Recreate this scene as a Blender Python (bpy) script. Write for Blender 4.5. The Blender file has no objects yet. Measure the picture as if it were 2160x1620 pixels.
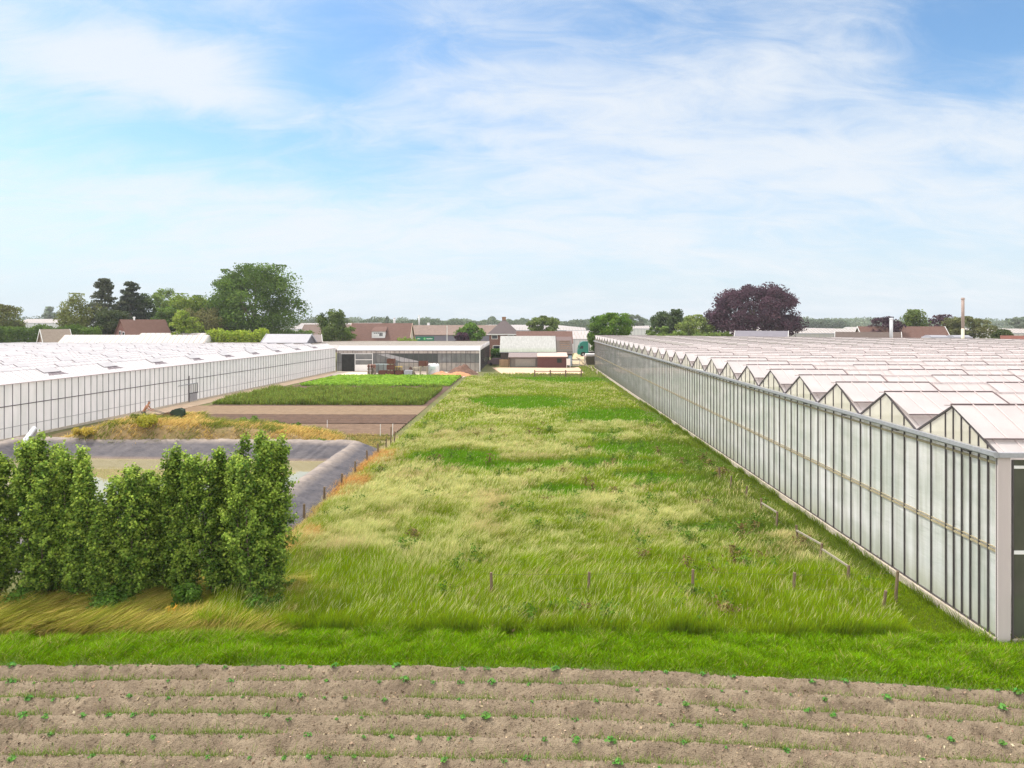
import bpy, math, random
import numpy as np
from mathutils import Vector, Matrix
R = math.radians
random.seed(7)
rng = np.random.default_rng(7)
C = bpy.context.scene.collection
scene = bpy.context.scene

# ------------------------------------------------------------------ camera
F, HOR, CAMZ = 1480.0, 679.5, 9.0
TH = math.atan(32 / F)
cs, sn = math.cos(TH), math.sin(TH)
cam = bpy.data.cameras.new('camera')
cam_o = bpy.data.objects.new('camera', cam)
C.objects.link(cam_o)
cam.lens = F / 2160 * 36
cam.sensor_width = 36
cam.shift_y = -(810 - HOR) / 2160
cam.clip_end = 8000
cam_o.location = (0, 0, CAMZ)
cam_o.rotation_euler = (R(90), 0, TH)
scene.camera = cam_o

# ------------------------------------------------------------------ light
SUN_EL, SUN_AZ = 58, 290      # azimuth clockwise from +Y
sd = Vector((math.sin(R(SUN_AZ)) * math.cos(R(SUN_EL)), math.cos(R(SUN_AZ)) * math.cos(R(SUN_EL)), math.sin(R(SUN_EL))))
sl = bpy.data.lights.new('sun', 'SUN')
sl.energy = 3.1
sl.angle = R(8)
sl.color = (1.0, 0.94, 0.85)
so = bpy.data.objects.new('sun', sl)
C.objects.link(so)
so.rotation_euler = sd.to_track_quat('Z', 'Y').to_euler()
scene.view_settings.view_transform = 'Standard'
scene.view_settings.look = 'None'
scene.view_settings.gamma = 1
scene.view_settings.exposure = 0.46
scene.cycles.max_bounces = 6
scene.cycles.denoising_prefilter = 'NONE'
scene.cycles.transparent_max_bounces = 8

# ------------------------------------------------------------------ sky with thin cloud
def pdir(px, py):
    v = Vector((-sn, cs, 0)) + Vector((cs, sn, 0)) * ((px - 1080) / F) + Vector((0, 0, 1)) * ((HOR - py) / F)
    return v.normalized()
w = bpy.data.worlds.new('World'); scene.world = w; w.use_nodes = True
nt = w.node_tree; N = nt.nodes; L = nt.links
N.clear()
out = N.new('ShaderNodeOutputWorld'); bg = N.new('ShaderNodeBackground')
L.new(bg.outputs[0], out.inputs[0])
sky = N.new('ShaderNodeTexSky'); sky.sky_type = 'NISHITA'; sky.sun_disc = False
sky.sun_elevation = R(SUN_EL); sky.sun_rotation = R(SUN_AZ)
sky.air_density = 1.0; sky.dust_density = 1.2; sky.ozone_density = 2.0
tc = N.new('ShaderNodeTexCoord')
def vmath(op, a, b=None, s=None):
    n = N.new('ShaderNodeVectorMath'); n.operation = op
    if hasattr(a, 'type'): L.new(a, n.inputs[0])
    else: n.inputs[0].default_value = a
    if b is not None:
        if hasattr(b, 'type'): L.new(b, n.inputs[1])
        else: n.inputs[1].default_value = b
    if s is not None:
        if hasattr(s, 'type'): L.new(s, n.inputs['Scale'])
        else: n.inputs['Scale'].default_value = s
    return n
def fm(op, a, b=0.0, c=None, clamp=False):
    n = N.new('ShaderNodeMath'); n.operation = op; n.use_clamp = clamp
    for i, v in enumerate((a, b) if c is None else (a, b, c)):
        if hasattr(v, 'type'): L.new(v, n.inputs[i])
        else: n.inputs[i].default_value = v
    return n.outputs[0]
D = tc.outputs['Generated']
sep = N.new('ShaderNodeSeparateXYZ'); L.new(D, sep.inputs[0])
zz = fm('MAXIMUM', sep.outputs[2], 0.0)
inv = fm('DIVIDE', 1.0, fm('ADD', zz, 0.34))
comb = N.new('ShaderNodeCombineXYZ')
L.new(fm('MULTIPLY', sep.outputs[0], inv), comb.inputs[0])
L.new(fm('MULTIPLY', sep.outputs[1], inv), comb.inputs[1])
mp = N.new('ShaderNodeMapping'); L.new(comb.outputs[0], mp.inputs[0])
mp.inputs['Rotation'].default_value = (0, 0, R(-32)); mp.inputs['Scale'].default_value = (0.8, 1.7, 1)
n1 = N.new('ShaderNodeTexNoise'); L.new(mp.outputs[0], n1.inputs['Vector'])
n1.inputs['Scale'].default_value = 1.9; n1.inputs['Detail'].default_value = 9; n1.inputs['Roughness'].default_value = 0.56; n1.inputs['Distortion'].default_value = 0.35
n2 = N.new('ShaderNodeTexNoise'); L.new(mp.outputs[0], n2.inputs['Vector'])
n2.inputs['Scale'].default_value = 5.2; n2.inputs['Detail'].default_value = 10; n2.inputs['Roughness'].default_value = 0.66; n2.inputs['Distortion'].default_value = 0.8
n3 = N.new('ShaderNodeTexNoise'); L.new(D, n3.inputs['Vector'])
n3.inputs['Scale'].default_value = 4.0; n3.inputs['Detail'].default_value = 5
wv = vmath('SCALE', vmath('SUBTRACT', n3.outputs['Color'], (0.5, 0.5, 0.5)).outputs[0], s=0.10)
DW = vmath('ADD', D, wv.outputs[0]).outputs[0]
acc = None
# soft banks of cloud, each a direction in the sky (positive thickens, negative opens blue)
for (px, py, rx, rz, a) in [(210, 105, .21, .055, .62), (400, 170, .14, .04, .40), (1120, 230, .20, .050, .40), (1400, 225, .32, .085, .30), (1650, 130, .25, .06, .26),
                            (1020, 35, .16, .04, .30), (1180, 500, .40, .05, .34), (900, 420, .18, .03, .25), (2060, 330, .25, .10, .42), (300, 480, .45, .07, .28), (1500, 380, .3, .03, .20),
                            (450, 40, .05, .03, -.2), (650, 130, .09, .05, -.40), (620, 290, .35, .045, -.28), (780, 60, .08, .05, -.30), (2070, 60, .09, .09, -.75), (1780, 210, .06, .03, -.12), (760, 360, .14, .03, -.12)]:
    c = pdir(px, py)
    dv = vmath('SUBTRACT', DW, tuple(c)).outputs[0]
    sc = vmath('MULTIPLY', dv, (1 / rx, 1 / rx, 1 / rz)).outputs[0]
    q = vmath('DOT_PRODUCT', sc, sc).outputs['Value']
    g = fm('MULTIPLY', fm('POWER', 2.718, fm('MULTIPLY', q, -1.0)), a)
    acc = g if acc is None else fm('ADD', acc, g)
base = fm('ADD', fm('MULTIPLY', fm('SUBTRACT', n1.outputs['Fac'], 0.5), 1.5), fm('MULTIPLY', fm('SUBTRACT', n2.outputs['Fac'], 0.5), 1.25))
mask = fm('ADD', fm('ADD', base, acc), 0.13)
mr = N.new('ShaderNodeMapRange'); mr.interpolation_type = 'SMOOTHERSTEP'
L.new(mask, mr.inputs['Value']); mr.inputs['From Min'].default_value = -0.35; mr.inputs['From Max'].default_value = 1.0
mr.inputs['To Max'].default_value = 0.88
lo = N.new('ShaderNodeMapRange'); lo.interpolation_type = 'SMOOTHSTEP'     # haze towards the horizon
L.new(zz, lo.inputs['Value']); lo.inputs['From Min'].default_value = 0.0; lo.inputs['From Max'].default_value = 0.27
lo.inputs['To Min'].default_value = 0.85; lo.inputs['To Max'].default_value = 0.0
tint = N.new('ShaderNodeMix'); tint.data_type = 'RGBA'; tint.blend_type = 'MULTIPLY'; tint.inputs[0].default_value = 1
L.new(sky.outputs[0], tint.inputs[6]); tint.inputs[7].default_value = (1.20, 1.50, 1.62, 1)
m1 = N.new('ShaderNodeMix'); m1.data_type = 'RGBA'
L.new(lo.outputs[0], m1.inputs[0]); L.new(tint.outputs[2], m1.inputs[6]); m1.inputs[7].default_value = (6.2, 7.1, 8.0, 1)
m2 = N.new('ShaderNodeMix'); m2.data_type = 'RGBA'
L.new(mr.outputs[0], m2.inputs[0]); L.new(m1.outputs[2], m2.inputs[6]); m2.inputs[7].default_value = (7.4, 7.75, 8.15, 1)
# added brightness in the unseen sky overhead and behind, lifts light on walls
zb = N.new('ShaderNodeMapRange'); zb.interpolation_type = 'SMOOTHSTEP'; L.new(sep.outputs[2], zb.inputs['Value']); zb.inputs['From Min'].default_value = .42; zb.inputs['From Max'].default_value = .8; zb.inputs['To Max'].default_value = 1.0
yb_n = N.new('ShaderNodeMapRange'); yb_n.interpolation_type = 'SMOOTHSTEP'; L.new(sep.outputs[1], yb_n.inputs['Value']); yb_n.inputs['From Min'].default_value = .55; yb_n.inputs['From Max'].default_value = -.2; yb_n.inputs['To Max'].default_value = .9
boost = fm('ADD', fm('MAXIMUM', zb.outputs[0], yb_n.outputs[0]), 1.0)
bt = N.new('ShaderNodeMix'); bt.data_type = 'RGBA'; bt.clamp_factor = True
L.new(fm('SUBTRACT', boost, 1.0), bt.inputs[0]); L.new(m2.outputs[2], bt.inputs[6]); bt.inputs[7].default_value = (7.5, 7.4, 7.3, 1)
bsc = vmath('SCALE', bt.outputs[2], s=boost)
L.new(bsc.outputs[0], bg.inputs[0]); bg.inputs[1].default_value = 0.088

# ------------------------------------------------------------------ projection helpers (pixel of the photo + real distance -> place on the ground)
def W(px, d):
    lat = (px - 1080) / F * d
    return (lat * cs - d * sn, lat * sn + d * cs)
def G(px, py, z=0.0):
    return W(px, F * (CAMZ - z) / (py - HOR))
def Zat(py, d):
    return CAMZ - (py - HOR) * d / F
def dep(x, y): return -x * sn + y * cs

# ------------------------------------------------------------------ noise
def vnoise(x, y, seed=0):
    xi = np.floor(x).astype(np.int64); yi = np.floor(y).astype(np.int64)
    fx = x - xi; fy = y - yi
    fx = fx * fx * (3 - 2 * fx); fy = fy * fy * (3 - 2 * fy)
    def h(a, b):
        n = (a * 374761393 + b * 668265263 + seed * 1442695041) & 0xffffffff
        n = ((n ^ (n >> 13)) * 1274126177) & 0xffffffff
        return ((n ^ (n >> 16)) & 0xffff) / 65535.0
    return (h(xi, yi) * (1 - fx) + h(xi + 1, yi) * fx) * (1 - fy) + (h(xi, yi + 1) * (1 - fx) + h(xi + 1, yi + 1) * fx) * fy
def fbm(x, y, o=4, seed=0):
    s = 0; a = 0.5; t = 0
    for i in range(o):
        s = s + a * vnoise(x, y, seed + i); t += a
        x = x * 2.03 + 3.1; y = y * 2.03 + 1.7; a *= 0.5
    return s / t
def sstep(a, b, x):
    t = np.clip((x - a) / (b - a), 0, 1); return t * t * (3 - 2 * t)

# ------------------------------------------------------------------ materials
def srgb(r, g, b):
    f = lambda c: (c / 255) / 12.92 if c / 255 <= .04045 else ((c / 255 + .055) / 1.055) ** 2.4
    return (f(r), f(g), f(b))
def mat(name, col, rough=0.8, var=0.15, scale=3.0, bump=0.0, bscale=20.0, metal=0.0, spec=0.3, stretch=(1, 1, 1), col2=None, detail=5, alpha=None, transl=0.0):
    m = bpy.data.materials.new(name); m.use_nodes = True
    nn = m.node_tree.nodes; ll = m.node_tree.links
    b = nn['Principled BSDF']
    b.inputs['Roughness'].default_value = rough
    b.inputs['Metallic'].default_value = metal
    b.inputs['Specular IOR Level'].default_value = spec
    tcn = nn.new('ShaderNodeTexCoord'); mpn = nn.new('ShaderNodeMapping'); ll.new(tcn.outputs['Object'], mpn.inputs[0])
    mpn.inputs['Scale'].default_value = stretch
    no = nn.new('ShaderNodeTexNoise'); ll.new(mpn.outputs[0], no.inputs['Vector'])
    no.inputs['Scale'].default_value = scale; no.inputs['Detail'].default_value = detail; no.inputs['Roughness'].default_value = 0.62
    cr = nn.new('ShaderNodeMapRange'); ll.new(no.outputs['Fac'], cr.inputs['Value'])
    cr.inputs['From Min'].default_value = 0.3; cr.inputs['From Max'].default_value = 0.7
    mx = nn.new('ShaderNodeMix'); mx.data_type = 'RGBA'; ll.new(cr.outputs[0], mx.inputs[0])
    c2 = col2 if col2 else tuple(min(1, c * (1 + var)) for c in col)
    c1 = col if col2 else tuple(c * (1 - var) for c in col)
    mx.inputs[6].default_value = (*c1, 1); mx.inputs[7].default_value = (*c2, 1)
    ll.new(mx.outputs[2], b.inputs['Base Color'])
    if bump > 0:
        nb = nn.new('ShaderNodeTexNoise'); ll.new(mpn.outputs[0], nb.inputs['Vector']); nb.inputs['Scale'].default_value = bscale; nb.inputs['Detail'].default_value = 6
        bp = nn.new('ShaderNodeBump'); bp.inputs['Strength'].default_value = bump; bp.inputs['Distance'].default_value = 0.05
        ll.new(nb.outputs['Fac'], bp.inputs['Height']); ll.new(bp.outputs[0], b.inputs['Normal'])
    o = nn['Material Output']
    sh = b.outputs[0]
    if transl > 0:
        tr = nn.new('ShaderNodeBsdfTranslucent'); ll.new(mx.outputs[2], tr.inputs[0])
        ms = nn.new('ShaderNodeMixShader'); ms.inputs[0].default_value = transl
        ll.new(sh, ms.inputs[1]); ll.new(tr.outputs[0], ms.inputs[2]); sh = ms.outputs[0]
    if alpha is not None:
        tp = nn.new('ShaderNodeBsdfTransparent'); ms = nn.new('ShaderNodeMixShader'); ms.inputs[0].default_value = alpha
        ll.new(tp.outputs[0], ms.inputs[1]); ll.new(sh, ms.inputs[2]); sh = ms.outputs[0]
    ll.new(sh, o.inputs[0])
    return m
def leafmat(name, transl=0.35, rough=0.6, spec=0.1):
    m = bpy.data.materials.new(name); m.use_nodes = True
    nn = m.node_tree.nodes; ll = m.node_tree.links
    b = nn['Principled BSDF']; b.inputs['Roughness'].default_value = rough; b.inputs['Specular IOR Level'].default_value = spec
    at = nn.new('ShaderNodeAttribute'); at.attribute_name = 'Col'
    ll.new(at.outputs['Color'], b.inputs['Base Color'])
    tr = nn.new('ShaderNodeBsdfTranslucent'); ll.new(at.outputs['Color'], tr.inputs[0])
    ms = nn.new('ShaderNodeMixShader'); ms.inputs[0].default_value = transl
    ll.new(b.outputs[0], ms.inputs[1]); ll.new(tr.outputs[0], ms.inputs[2]); ll.new(ms.outputs[0], nn['Material Output'].inputs[0])
    return m
LEAF = leafmat('leaf_tissue', 0.35)
GRASS = leafmat('grass_blade', 0.42, 0.7, 0.03)
BARK = mat('bark', srgb(105, 92, 78), 0.9, 0.3, 12, 0.4, 30)
DARKBAR = mat('dark_aluminium_bar', srgb(78, 72, 74), 0.5, 0.15, 5, spec=0.4)
GREYMETAL = mat('galvanised_metal', srgb(165, 166, 172), 0.45, 0.12, 6, metal=0.3)
RAILM = mat('weathered_rail', srgb(160, 148, 120), 0.7, 0.2, 4)
CONC = mat('old_concrete', srgb(188, 176, 160), 0.9, 0.22, 3, 0.3, 25)
WHITEP = mat('white_paint', srgb(232, 230, 228), 0.5, 0.05, 3)
WOOD = mat('weathered_wood', srgb(120, 102, 82), 0.9, 0.25, 8, 0.3, 30, stretch=(1, 1, 0.3))
GLASSD = mat('dark_window_glass', srgb(40, 46, 52), 0.05, 0.2, 2, spec=0.8)

# ------------------------------------------------------------------ mesh builders
class MB:
    def __init__(s): s.v = []; s.f = []
    def quad(s, *pts):
        n = len(s.v); s.v += [tuple(p) for p in pts]; s.f.append(tuple(range(n, n + len(pts)))); return s
    def box(s, x0, x1, y0, y1, z0, z1):
        n = len(s.v)
        s.v += [(x0, y0, z0), (x1, y0, z0), (x1, y1, z0), (x0, y1, z0), (x0, y0, z1), (x1, y0, z1), (x1, y1, z1), (x0, y1, z1)]
        s.f += [tuple(n + i for i in q) for q in ((0, 3, 2, 1), (4, 5, 6, 7), (0, 1, 5, 4), (1, 2, 6, 5), (2, 3, 7, 6), (3, 0, 4, 7))]; return s
    def bar(s, p, q, wd, ht, up=(0, 0, 1)):
        p = Vector(p); q = Vector(q); d = (q - p).normalized(); u = Vector(up)
        if abs(d.dot(u)) > 0.98: u = Vector((1, 0, 0))
        a = d.cross(u).normalized() * wd / 2; b = a.normalized().cross(d) * ht / 2
        n = len(s.v)
        for c in (p, q):
            for sa, sb in ((-1, -1), (1, -1), (1, 1), (-1, 1)): s.v.append(tuple(c + a * sa + b * sb))
        s.f += [tuple(n + i for i in t) for t in ((0, 1, 2, 3), (7, 6, 5, 4), (0, 4, 5, 1), (1, 5, 6, 2), (2, 6, 7, 3), (3, 7, 4, 0))]; return s
    def tube(s, pts, rad, k=8, cap=True):
        if not hasattr(rad, '__len__'): rad = [rad] * len(pts)
        pts = [Vector(p) for p in pts]; n0 = len(s.v)
        for i, p in enumerate(pts):
            d = (pts[min(i + 1, len(pts) - 1)] - pts[max(i - 1, 0)]).normalized()
            u = Vector((0, 0, 1)) if abs(d.z) < 0.9 else Vector((1, 0, 0))
            a = d.cross(u).normalized(); b = a.cross(d)
            for j in range(k):
                t = 2 * math.pi * j / k; s.v.append(tuple(p + (a * math.cos(t) + b * math.sin(t)) * rad[i]))
        for i in range(len(pts) - 1):
            for j in range(k):
                s.f.append((n0 + i * k + j, n0 + i * k + (j + 1) % k, n0 + (i + 1) * k + (j + 1) % k, n0 + (i + 1) * k + j))
        if cap:
            s.f.append(tuple(n0 + j for j in range(k))[::-1]); s.f.append(tuple(n0 + (len(pts) - 1) * k + j for j in range(k)))
        return s
    def prism(s, prof, a, b, axis='x'):
        # profile of (u, z) pairs pushed along an axis from a to b
        n = len(s.v); k = len(prof)
        for e in (a, b):
            for (u, z) in prof: s.v.append((e, u, z) if axis == 'x' else (u, e, z))
        s.f.append(tuple(range(n, n + k))); s.f.append(tuple(range(n + 2 * k - 1, n + k - 1, -1)))
        for i in range(k): s.f.append((n + i, n + (i + 1) % k, n + k + (i + 1) % k, n + k + i))
        return s
    def obj(s, name, m, parent=None, smooth=False, bevel=0):
        me = bpy.data.meshes.new(name); me.from_pydata(s.v, [], s.f); me.update()
        return link(name, me, m, parent, smooth, bevel)
def link(name, me, m, parent=None, smooth=False, bevel=0):
    o = bpy.data.objects.new(name, me); C.objects.link(o)
    if m is not None:
        for x in (m if isinstance(m, (list, tuple)) else [m]): me.materials.append(x)
    if parent is not None: o.parent = parent
    if smooth: me.polygons.foreach_set('use_smooth', [True] * len(me.polygons))
    if bevel:
        bv = o.modifiers.new('bevel', 'BEVEL'); bv.width = bevel; bv.segments = 2; bv.limit_method = 'ANGLE'
    return o
def thing(name, label, cat, loc=(0, 0, 0), rz=0.0, group=None):
    o = bpy.data.objects.new(name, None); C.objects.link(o)
    o.location = loc; o.rotation_euler = (0, 0, rz); o['label'] = label; o['category'] = cat
    if group: o['group'] = group
    return o
def tag(o, label, cat, group=None, kind=None):
    o['label'] = label; o['category'] = cat
    if group: o['group'] = group
    if kind: o['kind'] = kind
    return o
def copy_tree(o, parent=None):
    c = o.copy(); C.objects.link(c)
    if parent: c.parent = parent
    for ch in list(o.children): copy_tree(ch, c)
    return c
def npmesh(name, co, faces_flat, loop_total, col=None, m=None, parent=None, smooth=False):
    me = bpy.data.meshes.new(name)
    me.vertices.add(len(co)); me.vertices.foreach_set('co', np.ascontiguousarray(co, dtype=np.float32).ravel())
    me.loops.add(len(faces_flat)); me.loops.foreach_set('vertex_index', np.ascontiguousarray(faces_flat, dtype=np.int32))
    me.polygons.add(len(loop_total))
    st = np.concatenate(([0], np.cumsum(loop_total)[:-1])).astype(np.int32)
    me.polygons.foreach_set('loop_start', st); me.polygons.foreach_set('loop_total', np.ascontiguousarray(loop_total, dtype=np.int32))
    if smooth: me.polygons.foreach_set('use_smooth', np.ones(len(loop_total), dtype=bool))
    me.update(calc_edges=True)
    if col is not None:
        ca = me.color_attributes.new('Col', 'FLOAT_COLOR', 'POINT')
        c4 = np.ones((len(co), 4), dtype=np.float32); c4[:, :3] = np.clip(col, 0, 1); ca.data.foreach_set('color', c4.ravel())
    return link(name, me, m, parent)
def grid(name, x0, x1, y0, y1, nx, ny, zf, m, col=None, parent=None):
    X, Y = np.meshgrid(np.linspace(x0, x1, nx), np.linspace(y0, y1, ny))
    Z = zf(X, Y); co = np.stack([X, Y, Z], -1).reshape(-1, 3)
    i = np.arange(nx * ny).reshape(ny, nx)
    q = np.stack([i[:-1, :-1], i[:-1, 1:], i[1:, 1:], i[1:, :-1]], -1).reshape(-1)
    cc = col(X, Y, Z).reshape(-1, 3) if col else None
    return npmesh(name, co, q, np.full((nx - 1) * (ny - 1), 4), cc, m, parent, smooth=True)
def leaves(name, p, n, size, col, m=LEAF, parent=None, aspect=1.5):
    N_ = len(p)
    r = rng.normal(size=(N_, 3)); u = np.cross(n, r); u /= np.linalg.norm(u, axis=1, keepdims=True) + 1e-9
    v = np.cross(n, u); v /= np.linalg.norm(v, axis=1, keepdims=True) + 1e-9
    s = size[:, None]
    co = np.stack([p - u * s * aspect * .5, p + v * s * .5 - u * s * .1, p + u * s * aspect * .5, p - v * s * .5 - u * s * .1], 1).reshape(-1, 3)
    return npmesh(name, co, np.arange(N_ * 4), np.full(N_, 4), np.repeat(col, 4, axis=0), m, parent)
def blades(name, x, y, z, h, wd, lean, ldir, croot, ctip, m=GRASS, parent=None, head=0.0, wob=0.35):
    """upright blades: base x,y,z, height h, width wd, lean (m of tip offset) towards angle ldir; head > 0 gives a wider seed head"""
    N_ = len(x)
    a = rng.uniform(0, 2 * np.pi, N_); wx = np.cos(a) * wd / 2; wy = np.sin(a) * wd / 2
    lx = np.cos(ldir) * lean + rng.normal(0, 1, N_) * wob * h * .35; ly = np.sin(ldir) * lean + rng.normal(0, 1, N_) * wob * h * .35
    b = np.stack([x, y, z], -1)
    def at(t, ww):
        dx = lx * t ** 1.8; dy = ly * t ** 1.8; dz = h * (t - 0.18 * t * t * np.clip((lean / (h + 1e-6)), 0, 2))
        c = b + np.stack([dx, dy, dz], -1); o = np.stack([wx, wy, np.zeros(N_)], -1) * ww[:, None]
        return c - o, c + o
    hd = head if hasattr(head, '__len__') else np.full(N_, head); hk = (hd > 0)[:, None]
    r0, r1 = at(0.0, np.ones(N_)); m0, m1 = at(0.66, np.where(hd > 0, .45, .85)); h0, h1 = at(0.84, np.where(hd > 0, 1 + hd, .5)); t0, t1 = at(1.0, np.zeros(N_))
    co = np.stack([r0, r1, m0, m1, h0, h1, t0], 1).reshape(-1, 3)
    k = (np.arange(N_) * 7)[:, None]
    f = np.concatenate([k + np.array([[0, 1, 3, 2]]), k + np.array([[2, 3, 5, 4]]), k + np.array([[4, 5, 6]])], 1).reshape(-1)
    lt = np.tile([4, 4, 3], N_)
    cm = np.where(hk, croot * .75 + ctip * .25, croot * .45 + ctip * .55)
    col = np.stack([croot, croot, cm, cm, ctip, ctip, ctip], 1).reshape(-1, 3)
    return npmesh(name, co, f, lt, col, m, parent)
def jit(c, n, s=0.15, hue=0.06):
    c = np.array(c)[None, :] * (1 + rng.normal(0, s, (n, 1))) * (1 + rng.normal(0, hue, (n, 3)))
    return np.clip(c, 0.003, 1)

# ================================================================== GROUND
def groundmat():
    m = mat('rough_ground', srgb(86, 96, 48), 0.95, 0.3, 0.5, 0.4, 8, col2=srgb(112, 104, 66))
    return m
gb = MB(); gb.quad((-2500, -200, 0), (2500, -200, 0), (2500, 4500, 0), (-2500, 4500, 0))
g = gb.obj('ground', groundmat()); tag(g, 'green brown ground under and between the fields and greenhouses', 'ground', kind='structure')

SOIL = mat('dry_sandy_soil', srgb(154, 138, 116), 0.95, 0.2, 2.0, 1.0, 38, col2=srgb(114, 99, 82), detail=9)
CURV = 0.0052
def srow(x, y): return y + CURV * np.where(x > -2, (x + 2) ** 2, (x + 2) ** 2 * .35)
def soilz(X, Y):
    s = srow(X, Y)
    ph = (s - 17.74) / 0.745 + 0.06 * (fbm(X * .5, Y * .5, 3, 5) - .5)
    c = 0.5 + 0.5 * np.cos(2 * np.pi * ph)
    z = 0.22 * c ** 0.85
    z = z * (0.8 + 0.4 * fbm(X * .8, Y * 2, 3, 9))
    z += 0.075 * (fbm(X * 6, Y * 7, 4, 1) - .5) + 0.060 * (fbm(X * 22, Y * 22, 3, 2) - .5) + 0.05 * (fbm(X * 1.2, Y * 3, 2, 3) - .5)
    z = z * sstep(18.2, 17.95, s)
    return z + 0.03
sf = grid('soil_field', -17, 17, 12.6, 18.5, 1500, 290, soilz, SOIL)
tag(sf, 'dry ridged potato soil across the foreground', 'soil', kind='structure')
def soilz1(x, y): return float(soilz(np.array([x], float), np.array([y], float))[0])

# clods and straw bits on the soil
n = 34000
x = rng.uniform(-16, 16, n); y = rng.uniform(13.0, 17.8, n); z = soilz(x, y)
sz = rng.gamma(2.0, 0.009, n) + .006
nr = rng.normal(size=(n, 3)); nr[:, 2] = np.abs(nr[:, 2]) + .3
cl = jit(srgb(150, 130, 108), n, .2, .05); sel = rng.random(n) < .07; cl[sel] = jit(srgb(196, 178, 148), sel.sum(), .1); sel = rng.random(n) < .3; cl[sel] = jit(srgb(104, 88, 72), sel.sum(), .2)
o = leaves('soil_crumbs', np.stack([x, y, z + .008], -1), nr, sz, cl, leafmat('crumbs', 0.0, 1.0, 0.05), aspect=1.4)
tag(o, 'loose clods and straw bits scattered on the potato ridges', 'clods', kind='stuff')
# thin weeds standing in the furrows and on the ridges
n = 85000
x = rng.uniform(-16, 16, n); s = 17.74 - 0.745 * rng.integers(0, 8, n) + .20 + rng.normal(0, .11, n)
y = s - CURV * np.where(x > -2, (x + 2) ** 2, (x + 2) ** 2 * .35)
keep = (y > 12.9) & (fbm(x * .9, y * 1.5, 3, 44) + rng.normal(0, .07, n) > .45); x, y = x[keep], y[keep]; n = len(x)
h = rng.gamma(2.2, .042, n) + .02
o = blades('weeds_in_soil', x, y, soilz(x, y) - .01, h, np.full(n, .011), h * .5, rng.uniform(0, 6.28, n), jit(srgb(100, 124, 52), n), jit(srgb(142, 160, 78), n, .2))
tag(o, 'sparse thin green weeds along the potato ridges', 'weeds', kind='stuff')

# young potato plants, individuals
def potato(seed):
    rg = random.Random(seed); P = []; Nn = []; S = []
    for k in range(rg.randint(16, 26)):
        a = rg.uniform(0, 6.28); r = rg.uniform(0.01, 0.085); zz_ = 0.02 + rg.uniform(0, .085) * (1 - r / .14)
        P.append((r * math.cos(a), r * math.sin(a), zz_)); Nn.append((.5 * math.cos(a) + rg.gauss(0, .3), .5 * math.sin(a) + rg.gauss(0, .3), 1)); S.append(rg.uniform(.035, .06))
    c = jit(srgb(92, 142, 62), len(P), .2, .08)
    return leaves('potato_plant', np.array(P), np.array(Nn), np.array(S), c)
protos = [potato(i) for i in range(5)]
usedp = set()
spots = []
for k in range(7):
    s = 17.74 - 0.745 * k; xx = -14.5 + random.uniform(0, .6)
    while xx < 14.5:
        yy = s - CURV * ((xx + 2) ** 2 if xx > -2 else (xx + 2) ** 2 * .35)
        if yy > 13.5 and random.random() < .62: spots.append((xx + random.gauss(0, .05), yy - .03 + random.gauss(0, .03), random.choice([.5, .6, .7, .8, .9, 1.0, 1.3])))
        xx += random.uniform(.45, 1.0)
for i, (x_, y_, sc_) in enumerate(spots[:260]):
    pr = random.randrange(5)
    o = protos[pr] if pr not in usedp else protos[pr].copy()
    if pr in usedp: C.objects.link(o)
    usedp.add(pr)
    o.location = (x_, y_, soilz1(x_, y_)); o.scale = (sc_,) * 3; o.rotation_euler = (0, 0, random.uniform(0, 6.28))
    tag(o, 'small young green potato plant sprouting from a soil ridge', 'potato plant', 'young potato plants on the soil ridges')

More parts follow.
